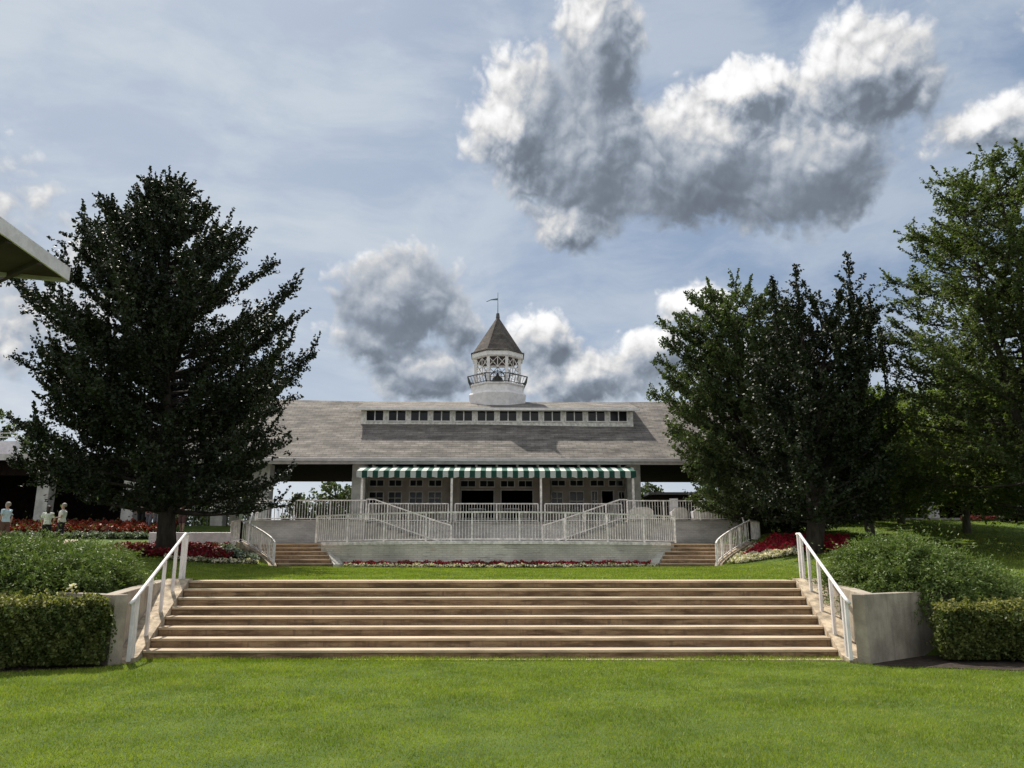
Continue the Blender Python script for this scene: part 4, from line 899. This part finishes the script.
# furniture on the right terrace
def lounge(label, px, wpx, Y):
    x0, x1_ = at(px - wpx / 2, 515, Y).x, at(px + wpx / 2, 515, Y).x; t = thing('outdoor_sofa', label, 'sofa', ((x0 + x1_) / 2, Y, TZ), 'pale outdoor sofas on the terrace')
    z = TZ
    MB().box(x0 + .08, x1_ - .08, Y + .1, Y + .8, z + .12, z + .38).build('seat', CREAM, t, bevel=.05)
    b = MB(); n = 12
    pts = [(x0 + (x1_ - x0) * (k / n), Y + .02 + .10 * abs(2 * k / n - 1) ** 3) for k in range(n + 1)]
    b.prism(pts + [(p[0], p[1] + .14) for p in pts[::-1]], z + .08, [z + .62 - .16 * abs(2 * k / n - 1) ** 4 for k in range(n + 1)] + [z + .62 - .16 * abs(2 * k / n - 1) ** 4 for k in range(n, -1, -1)])
    b.build('backrest', PILLAR, t)
    for x in (x0, x1_ - .12): MB().box(x, x + .12, Y + .1, Y + .8, z + .08, z + .48).build('armrest', WHITE, t, bevel=.03)
    for x in (x0 + .05, x1_ - .1):
        for y in (Y + .1, Y + .7): MB().box(x, x + .05, y, y + .05, z, z + .1).build('leg', METAL, t)
lounge('pale sofa on the terrace nearest the awning end post', 642, 24, 35.3)
lounge('narrow pale armchair in the middle of the right terrace', 681, 15, 35.5)
lounge('pale sofa at the far right end of the terrace', 706, 22, 35.4)
t = thing('sign_board', 'white upright sign board standing on the right terrace behind the sofas', 'sign', (at(674, 505, 37).x, 37, TZ))
x = at(674, 505, 37).x; MB().box(x - .2, x + .2, 37, 37.04, at(674, 511, 37).z, at(674, 498.5, 37).z).build('panel', WHITE, t, bevel=.01)
for dx in (-.15, .13): MB().box(x + dx, x + dx + .03, 37.005, 37.035, TZ, at(674, 511, 37).z).build('leg', METAL, t)
t = thing('dark_shed', 'long low dark shed beyond the right breezeway', 'building', (at(678, 495, 56).x, 57, 3))
xa, xb = at(652, 495, 56).x, at(703, 495, 56).x
MB().box(xa, xb, 56, 60, 3, at(678, 495, 56).z).build('wall', DARKW, t); MB().box(xa - .3, xb + .3, 55.7, 60.3, at(678, 495, 56).z + .002, at(678, 492.5, 56).z).build('roof', METAL, t)
for k, (px, lab) in enumerate(((477, 'round white table glimpsed in the left half of the dark doorway'), (512, 'round white table glimpsed in the right half of the dark doorway'))):
    x = at(px, 505, 38.8).x; t = thing('round_table', lab, 'table', (x, 38.8, TZ))
    MB().lathe((x, 38.8, TZ), [(.42, .72), (.45, .74), (.42, .76)], 20).build('tabletop', WHITE, t); MB().lathe((x, 38.8, TZ), [(.22, 0), (.05, .04), (.03, .71)], 12).build('pedestal', METAL, t)

# ------------------------------------------------------------------ people
SKIN = mat('skin', (.42, .27, .20), .6, .1, 5, 0); HAIRD = mat('dark_hair', (.03, .02, .015), .6, .2, 20, .1); HAIRG = mat('grey_hair', (.30, .27, .24), .6, .2, 20, .1)
SHOE = mat('shoe', (.04, .04, .04), .6, .1, 9, 0)
def skinned(name, verts, edges, radii, m, parent, root=0, lv=2):
    me = bpy.data.meshes.new(name); me.from_pydata([tuple(Vector(v)) for v in verts], edges, []); me.materials.append(m)
    o = link(name, me, parent)
    sk = o.modifiers.new('skin', 'SKIN'); sk.use_smooth_shade = True
    lay = me.skin_vertices[0] if me.skin_vertices else None
    if lay is None:
        bpy.context.view_layer.update()
        dg = bpy.context.evaluated_depsgraph_get(); o.evaluated_get(dg)
        lay = me.skin_vertices[0] if me.skin_vertices else me.attributes and None
    if lay:
        for v_, r in zip(lay.data, radii): v_.radius = r if hasattr(r, '__len__') else (r, r)
        lay.data[root].use_root = True
    sb = o.modifiers.new('sub', 'SUBSURF'); sb.levels = lv; sb.render_levels = lv
    return o
def body_mesh(name, chains, m, parent):
    """continuous body from overlapping tapered chains, fused with a voxel remesh"""
    b = MB()
    for pts, rad in chains: b.tube(pts, rad, 12)
    me = bpy.data.meshes.new(name); me.from_pydata(b.v, [], b.f); me.materials.append(m)
    o = link(name, me, parent); rm = o.modifiers.new('fuse', 'REMESH'); rm.mode = 'VOXEL'; rm.voxel_size = .016; rm.use_smooth_shade = True
    sm = o.modifiers.new('smooth', 'SMOOTH'); sm.iterations = 3
    return o
def person(label, x, y, z, rot, h=1.68, shirt=(.7, .7, .68), legs=(.02, .02, .025), hair=HAIRD, longh=False, stride=.12, shorts=False, arm=.0, skirt=False):
    t = thing('person', label, 'person', (x, y, z), 'people strolling near the left arcade'); t.rotation_euler = (0, 0, rot); k = h / 1.75; t.scale = (k, k, k)
    SH = mat('shirt_fabric', shirt, .85, .1, 6, .1); LG = mat('leg_fabric', legs, .85, .1, 6, .1)
    hip, sh = .92, 1.42; s = stride
    foot = [(-.09, s, .06), (.09, -s, .06)]; knee = [(-.10, s * .55 - .03, .49), (.10, -s * .45 - .03, .50)]
    ch = []
    ch.append(([(0, .01, .86), (0, 0, .95), (0, -.005, 1.08), (0, .0, 1.25), (0, .01, 1.38), (0, .01, 1.45), (0, .0, 1.50), (0, -.01, 1.55)], [.12, .15, .13, .15, .15, .09, .055, .055]))
    ch.append(([(0, -.012, 1.52), (0, -.02, 1.57), (0, -.012, 1.64), (0, .0, 1.70), (0, .005, 1.75)], [.05, .075, .092, .088, .03]))
    ch.append(([(0, -.09, 1.645), (0, -.118, 1.625)], [.02, .014]))
    for e_ in (-1, 1): ch.append(([(e_ * .085, .0, 1.63), (e_ * .1, .01, 1.65)], [.02, .02]))
    for i_, e_ in enumerate((-1, 1)):
        ch.append(([(e_ * .09, 0, .93), knee[i_], (foot[i_][0], foot[i_][1] + .02, .25), foot[i_]], [.095, .062, .05, .036]))
        ch.append(([(foot[i_][0], foot[i_][1] + .05, .04), (foot[i_][0], foot[i_][1] - .15, .03)], [.042, .034]))
        a1 = (e_ * .20, .0, 1.40); el_ = (e_ * (.25), .03 - arm * .05, 1.13); ha = (e_ * (.24), -.04 - .22 * arm - s * .3 * e_, .90 + .25 * arm)
        ch.append(([(e_ * .05, 0, 1.41), a1, el_, ha], [.06, .052, .04, .028]))
        for fi in range(4): fx_ = ha[0] + (fi - 1.5) * .004; ch.append(([ha, (fx_, ha[1] + (fi - 1.5) * .02, ha[2] - .09), (fx_ - e_ * .01, ha[1] + (fi - 1.5) * .021 - .01, ha[2] - (.155, .17, .165, .145)[fi])], [.022, .010, .008]))
        ch.append(([(ha[0], ha[1] - .015, ha[2] - .03), (ha[0] - e_ * .005, ha[1] - .05, ha[2] - .09)], [.014, .009]))
    body_mesh('body', ch, SKIN, t)
    c2 = [([(0, .01, .90), (0, 0, 1.0), (0, -.005, 1.1), (0, 0, 1.25), (0, .01, 1.38), (0, .01, 1.46)], [.17, .165, .15, .17, .17, .085])]
    for i_, e_ in enumerate((-1, 1)): c2.append(([(e_ * .05, 0, 1.41), (e_ * .20, 0, 1.40), (e_ * .235, .018, 1.22)], [.075, .07, .062]))
    body_mesh('shirt', c2, SH, t)
    c3 = []
    zb = .5 if shorts else .1
    if skirt: c3.append(([(0, 0, .98), (0, 0, .8), (0, 0, .5)], [.15, .2, .24]))
    else:
        c3.append(([(0, .01, .84), (0, 0, .97)], [.15, .16]))
        for i_, e_ in enumerate((-1, 1)):
            kn = knee[i_]; low = (foot[i_][0], foot[i_][1] + .01, .11) if not shorts else (kn[0], kn[1], kn[2] - .01)
            c3.append(([(e_ * .09, 0, .92), (kn[0], kn[1], kn[2] + .02), low], [.115, .085, .07] if not shorts else [.115, .095, .095]))
    body_mesh('skirt' if skirt else ('shorts' if shorts else 'trousers'), c3, LG, t)
    hh = [([(0, .035, 1.60), (0, .03, 1.67), (0, .012, 1.735), (0, .01, 1.775)], [.088, .108, .1, .04])]
    if longh: hh.append(([(0, .06, 1.66), (0, .09, 1.5), (0, .10, 1.38)], [.085, .08, .04]))
    body_mesh('hair', hh, hair, t)
    for i_ in (0, 1): body_mesh('shoe', [([(foot[i_][0], foot[i_][1] + .05, .045), (foot[i_][0], foot[i_][1] - .08, .04), (foot[i_][0], foot[i_][1] - .15, .03)], [.05, .048, .036])], SHOE, t)
    return t
def pp_(px, Y): x = aX(px, Y, 540); return x, Y, hz(x, Y) + .03
person('man in pale blue shirt cut by the left frame edge on the path', *pp_(3, 34.6), R(250), 1.76, (.42, .55, .62), (.10, .06, .05), HAIRG, shorts=True)
person('woman in white top and black trousers with long dark hair, next to the rope post', *pp_(45, 34.2), R(200), 1.62, (.66, .68, .62), (.01, .01, .012), HAIRD, True, arm=.3)
person('grey haired person in white shirt and dark trousers beside the woman by the rope', *pp_(59.5, 34.9), R(-70), 1.70, (.66, .64, .60), (.025, .022, .035), HAIRG, arm=.8)
for (px, Yd, lab, sh, lg, ro, kw) in ((139, 38.6, 'person all in black between the arcade pillar and the big trunk', (.015, .015, .018), (.012, .012, .014), 20, {}),
                            (147.5, 37.8, 'person in pink top standing left of the big trunk', (.50, .12, .16), (.12, .12, .14), -15, dict(longh=True)),
                            (154.5, 38.2, 'person in pale grey clothes just left of the big trunk', (.42, .44, .48), (.35, .37, .42), 10, {}),
                            (180.5, 37.6, 'person in coral vest just right of the big trunk', (.36, .14, .13), (.10, .05, .05), 5, dict(shorts=True))):
    x, y, z = pp_(px, Yd); person(lab, x, y, z, R(ro), 1.68, sh, lg, HAIRD, **kw)
